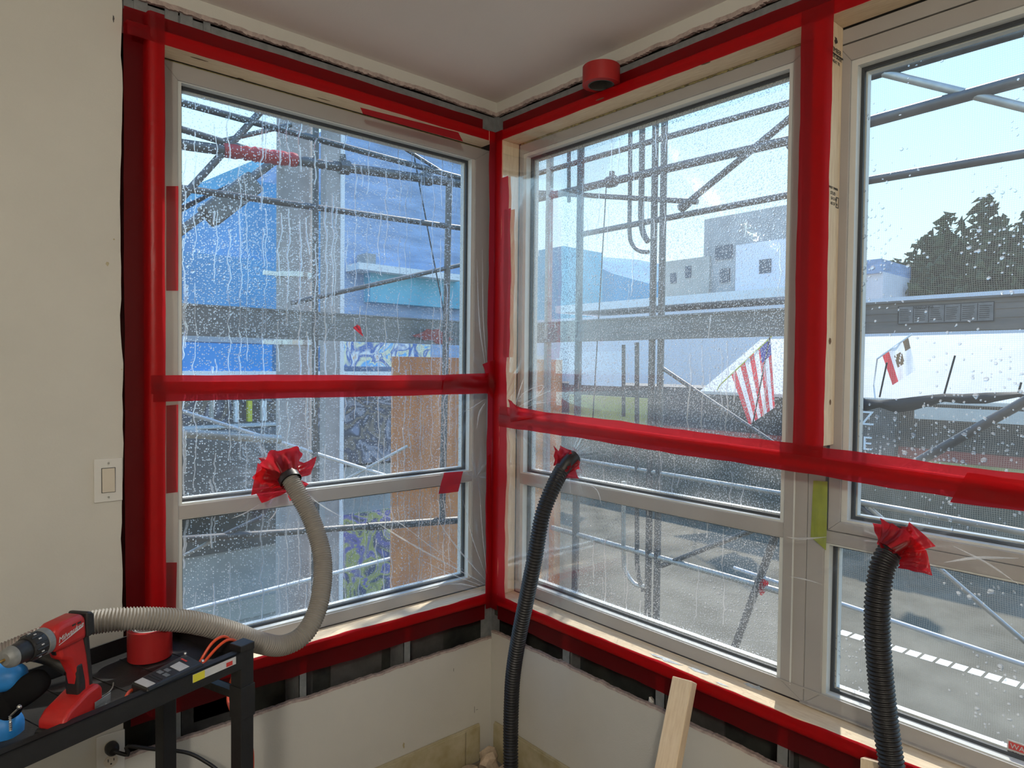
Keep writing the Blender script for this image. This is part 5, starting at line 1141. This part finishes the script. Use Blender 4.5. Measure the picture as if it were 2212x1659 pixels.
# ---- trees
def tree(base, H, R, sd, label, n=7500, shape=0.62):
    r = random.Random(sd); root = thing('conifer_tree', base, label, 'tree', 'dark trees beyond the roofs'); base = Vector(base)
    mb = MB(); mb.tube([base, base+ZV*H*.8], [R*.06, R*.02], 8); mb.build('trunk', 'bark', root)
    mb = MB(); spikes = [(r.uniform(0, 6.28), r.uniform(.3, 1.3)*R, r.uniform(.72, .95)*H) for _ in range(9)]+[(0, 0, H)]
    for k in range(n):
        a, d, h = spikes[k % 10]; t = r.random()**.7; z = h*(1-t*.75); rad = R*1.25*(t**shape)*(.5+.6*r.random()); ph = r.uniform(0, 6.28)
        c = base+Vector((math.cos(a)*d*t**.5+math.cos(ph)*rad, math.sin(a)*d*t**.5+math.sin(ph)*rad, z)); s = R*r.uniform(.08, .19)
        e1 = Vector((r.uniform(-1, 1), r.uniform(-1, 1), r.uniform(-.5, 1))).normalized()*s; e2 = Vector((r.uniform(-1, 1), r.uniform(-1, 1), r.uniform(-1, .5))).normalized()*s; e3 = e1.cross(e2).normalized()*s*.5
        mb.add([c-e1, c+e2, c+e1, c+e3], [(0, 1, 3), (1, 2, 3), (2, 0, 3), (0, 2, 1)])
    mb.build('foliage', 'leaf', root, recalc=False)
X = 52
for i, (px, pt_, w, lb) in enumerate(((1940, 560, 110, 'lowest dark tree, at the left foot of the tree group'), (1995, 510, 110, 'dark tree second from the left in the tree group'), (2055, 455, 120, 'dark tree left of the tallest spire in the right window'), (2128, 425, 120, 'tallest dark pointed tree in the right window'), (2215, 455, 130, 'dark tree at the right edge of the picture'), (2330, 440, 150, 'dark tree beyond the right edge of the picture'))):
    t = onx(px, pt_, X+i*.6); b0 = Vector((t.x, t.y, GZ)); R_ = w/1459*((t-CP).dot(CF))*.80; tree(b0, t.z-GZ, R_, i+1, lb)
# ---- flags
def cloth(corners, nu, nv, X, amp, colf, names, root):
    """corners: px quad, split into cells by colour"""
    for ci, nm in names.items():
        mb = MB()
        for j in range(nv):
            for i in range(nu):
                if colf(i/nu, j/nv) != ci: continue
                vs = []
                for (a, b) in ((i, j), (i+1, j), (i+1, j+1), (i, j+1)):
                    u, v = a/nu, b/nv; p = [corners[0][k]*(1-u)*(1-v)+corners[1][k]*u*(1-v)+corners[2][k]*u*v+corners[3][k]*(1-u)*v for k in (0, 1)]
                    vs.append(onx(p[0], p[1], X+amp*math.sin(u*9+v*3)))
                mb.add(vs, [(0, 1, 2, 3)])
        if mb.v: mb.build(nm[0], nm[1], root, smooth=True, recalc=False)
XFl = 19.4
fl = thing('striped_flag', onx(1620, 960, XFl), 'red and white striped flag with a blue canton hanging from a slanted pole', 'flag')
# u runs along the pole (lower left to upper right), v down the cloth
cloth([(1580, 810), (1664, 728), (1674, 880), (1618, 918)], 26, 12, XFl, .12, lambda u, v: 2 if (u > .72 and v < .20) else (0 if int(u*9) % 2 == 0 else 1), {0: ('red_stripes', 'flag_red'), 1: ('white_stripes', 'flag_white'), 2: ('blue_canton', 'flag_blue')}, fl)
mb = MB(); mb.tube([onx(1555, 832, XFl), onx(1672, 722, XFl)], .025, 8); mb.tube([onx(1555, 832, XFl), Vector((XF, onx(1545, 850, XF).y, onx(1545, 850, XF).z))], .02, 8); mb.build('flagpole', 'label_yellow', fl)
f2 = thing('bear_flag', onx(1925, 820, XFl), 'white flag with a brown bear and a red stripe hanging from a slanted pole', 'flag')
cloth([(1905, 765), (1962, 730), (1978, 800), (1928, 832)], 24, 16, XFl, .08, lambda u, v: 0 if u < .22 else (2 if (abs(u-.5) < .14 and abs(v-.42) < .18 and (u*5+v*3) % 1 < .8) or (abs(u-.86) < .1 and v < .3) else 1), {0: ('red_stripe', 'flag_red'), 1: ('white_field', 'flag_white'), 2: ('bear', 'flag_brown')}, f2)
mb = MB(); mb.tube([onx(1895, 775, XFl), onx(1970, 722, XFl)], .025, 8); mb.tube([onx(1895, 775, XFl), Vector((XF, onx(1885, 850, XF).y, onx(1885, 850, XF).z))], .02, 8); mb.build('flagpole', 'bright_white', f2)

# ---- left-hand side: buildings beyond the left window
def by(x0, x1, y0, y1, Y, z0=None, dep=4):
    c = ony((x0+x1)/2, y0, Y); d = ony((x0+x1)/2, y1, Y); a, b = ony(x0, y0, Y), ony(x1, y0, Y)
    return MB().box(a.x, b.x, Y, Y+dep, d.z if z0 is None else z0, c.z)
bb_ = thing('blue_building', (3, 12, GZ), 'blue sided building filling the left window behind the grey pole', 'building')
by(525, 1010, 430, 800, 12, z0=GZ, dep=5).build('blue_wall', 'siding_blue', bb_)
by(380, 600, 553, 800, 11.8, z0=GZ, dep=5).build('blue_wall', 'siding_blue', bb_)
by(735, 1030, 300, 640, 11.9, z0=0, dep=5).build('pale_siding', 'siding_pale', bb_)
by(800, 1010, 590, 660, 11.6, dep=.3).build('turquoise_wall', 'siding_turquoise', bb_)
by(775, 1000, 580, 594, 11.3, dep=.6).build('white_ledge', 'roof_white', bb_)
by(790, 812, 548, 576, 11.4, dep=.4).build('chimney', 'facade_grey', bb_)
by(380, 735, 722, 742, 11.2, dep=.3).build('grey_fascia', 'facade_grey', bb_)
by(380, 588, 742, 802, 11.0, dep=.3).build('blue_awning', 'awning_blue', bb_)
by(380, 860, 802, 830, 10.9, dep=.3).build('white_sill', 'roof_white', bb_)
by(732, 930, 741, 792, 11.0, dep=.3).build('painted_mural', 'mural_blue', bb_)
by(380, 1000, 832, 1010, 11.3, dep=.5).build('shopfront', 'shop_clutter', bb_)
for i, (x0, x1, mt) in enumerate(((508, 516, 'roof_white'), (536, 545, 'label_yellow'), (566, 576, 'roof_white'), (455, 462, 'facade_tan'))):
    by(x0, x1, 866, 915-i*3, 11.1, dep=.1).build('hanging_banner', mt, bb_)
by(380, 1100, 1010, 1240, 11.4, z0=GZ, dep=.5).build('lower_wall', 'facade_grey', bb_)
lh = thing('lavender_house', (-1, 18, GZ), 'lavender house with a sloping roof at the left edge of the left window', 'building')
z_b = GZ; Yh = 18
pa = [ony(380, 470, Yh), ony(540, 378, Yh), ony(700, 470, Yh)]
mb = MB(); mb.prism([(pa[0].x, z_b), (pa[0].x, pa[0].z), (pa[1].x, pa[1].z), (pa[2].x, pa[2].z), (pa[2].x, z_b)], Yh, Yh+6, Matrix.Identity(4)); mb.build('house_wall', 'siding_lavender', lh)
mb = MB(); o = .35; mb.prism([(pa[0].x-1, pa[0].z-.4), (pa[0].x-1, pa[0].z), (pa[1].x, pa[1].z+o), (pa[2].x+1, pa[2].z), (pa[2].x+1, pa[2].z-.4), (pa[1].x, pa[1].z)], Yh-.5, Yh+6.5, Matrix.Identity(4)); mb.build('roof', 'siding_turquoise', lh)
# concrete pole and slim column, its sunlit edge a white strip
cpole = ony(637, 600, 6.0); mb = MB(); mb.tube([Vector((cpole.x, 6, GZ)), Vector((cpole.x, 6, 7))], .22, 24)
pr = thing('street_pole', (cpole.x, 6, GZ), 'thick grey street pole with bands in the middle of the left window', 'pole'); mb.build('shaft', 'concrete_pole', pr, smooth=True)
for py in (600, 745): q = ony(620, py, 6); mb = MB(); mb.tube([Vector((cpole.x, 6, q.z)), Vector((cpole.x, 6, q.z+.06))], .235, 24); mb.build('band', 'steel', pr); mb = MB(); mb.box(cpole.x-.42, cpole.x-.2, 5.9, 5.95, q.z, q.z+.05); mb.build('bracket', 'steel', pr)
sc = ony(716, 600, 5.5); mb = MB(); mb.box(sc.x-.12, sc.x+.06, 5.4, 5.55, GZ, 6); cr_ = thing('steel_column', (sc.x, 5.5, GZ), 'slim column with its sunlit right edge built as a white strip beside the grey pole', 'column'); mb.build('column_shaft', 'concrete_pole', cr_)
mb = MB(); mb.box(sc.x+.06, sc.x+.11, 5.38, 5.55, GZ, 6); mb.build('sunlit_edge', 'bright_white', cr_)  # sunlight along the column edge, built in as a white strip
# speaker-like street lamp arm
q0, q1 = ony(400, 492, 5.9), ony(560, 372, 5.9); lr = thing('street_lamp', q0, 'dark street lamp head on a slanted arm in the left window', 'street lamp')
mb = MB(); mb.tube([q0-(q1-q0)*.4, q1+(q1-q0)*.36], .05, 10); mb.build('lamp_arm', 'scaffold_steel', lr)
c = ony(500, 432, 5.85); d_ = (q1-q0).normalized(); n_ = Vector((0, -1, 0)); s_ = d_.cross(n_)
mb = MB(); M4 = Matrix((d_, s_, n_)).transposed().to_4x4(); M4.translation = c; mb.box(-.36, .36, -.14, .12, -.11, .11, T=M4); mb.build('lamp_head', 'scaffold_steel', lr, bevel=.03, bseg=3)
mb = MB(); q0, q1 = ony(330, 935, 9.8), ony(690, 1085, 9.8)
n = 10; prof = [(11.3, q0.z)]+[(9.8+.25*math.cos(math.pi/2+math.pi/2*k/n)+.25, q0.z-.25+.25*math.sin(math.pi/2+math.pi/2*k/n)) for k in range(n+1)]+[(9.8, q1.z), (11.3, q1.z)]
mb.add([(q0.x, y, z) for y, z in prof]+[(q1.x, y, z) for y, z in prof], [tuple(range(len(prof))), tuple(range(2*len(prof)-1, len(prof)-1, -1))]+[(i, (i+1) % len(prof), (i+1) % len(prof)+len(prof), i+len(prof)) for i in range(len(prof))])
mb.build('rounded_awning', 'facade_dark', bb_)
mb = MB(); mb.box(q0.x, q1.x, 9.95, 10.5, q0.z, q0.z+.02); mb.build('awning_top', 'facade_tan', bb_)
by(735, 1110, 1090, 1330, 11.2, dep=.2).build('painted_wall', 'mural_purple', bb_)
by(380, 735, 1100, 1180, 11.3, dep=.1).build('wall_band', 'facade_dark', bb_)
by(380, 735, 1290, 1330, 11.3, dep=.1).build('wall_band', 'facade_tan', bb_)
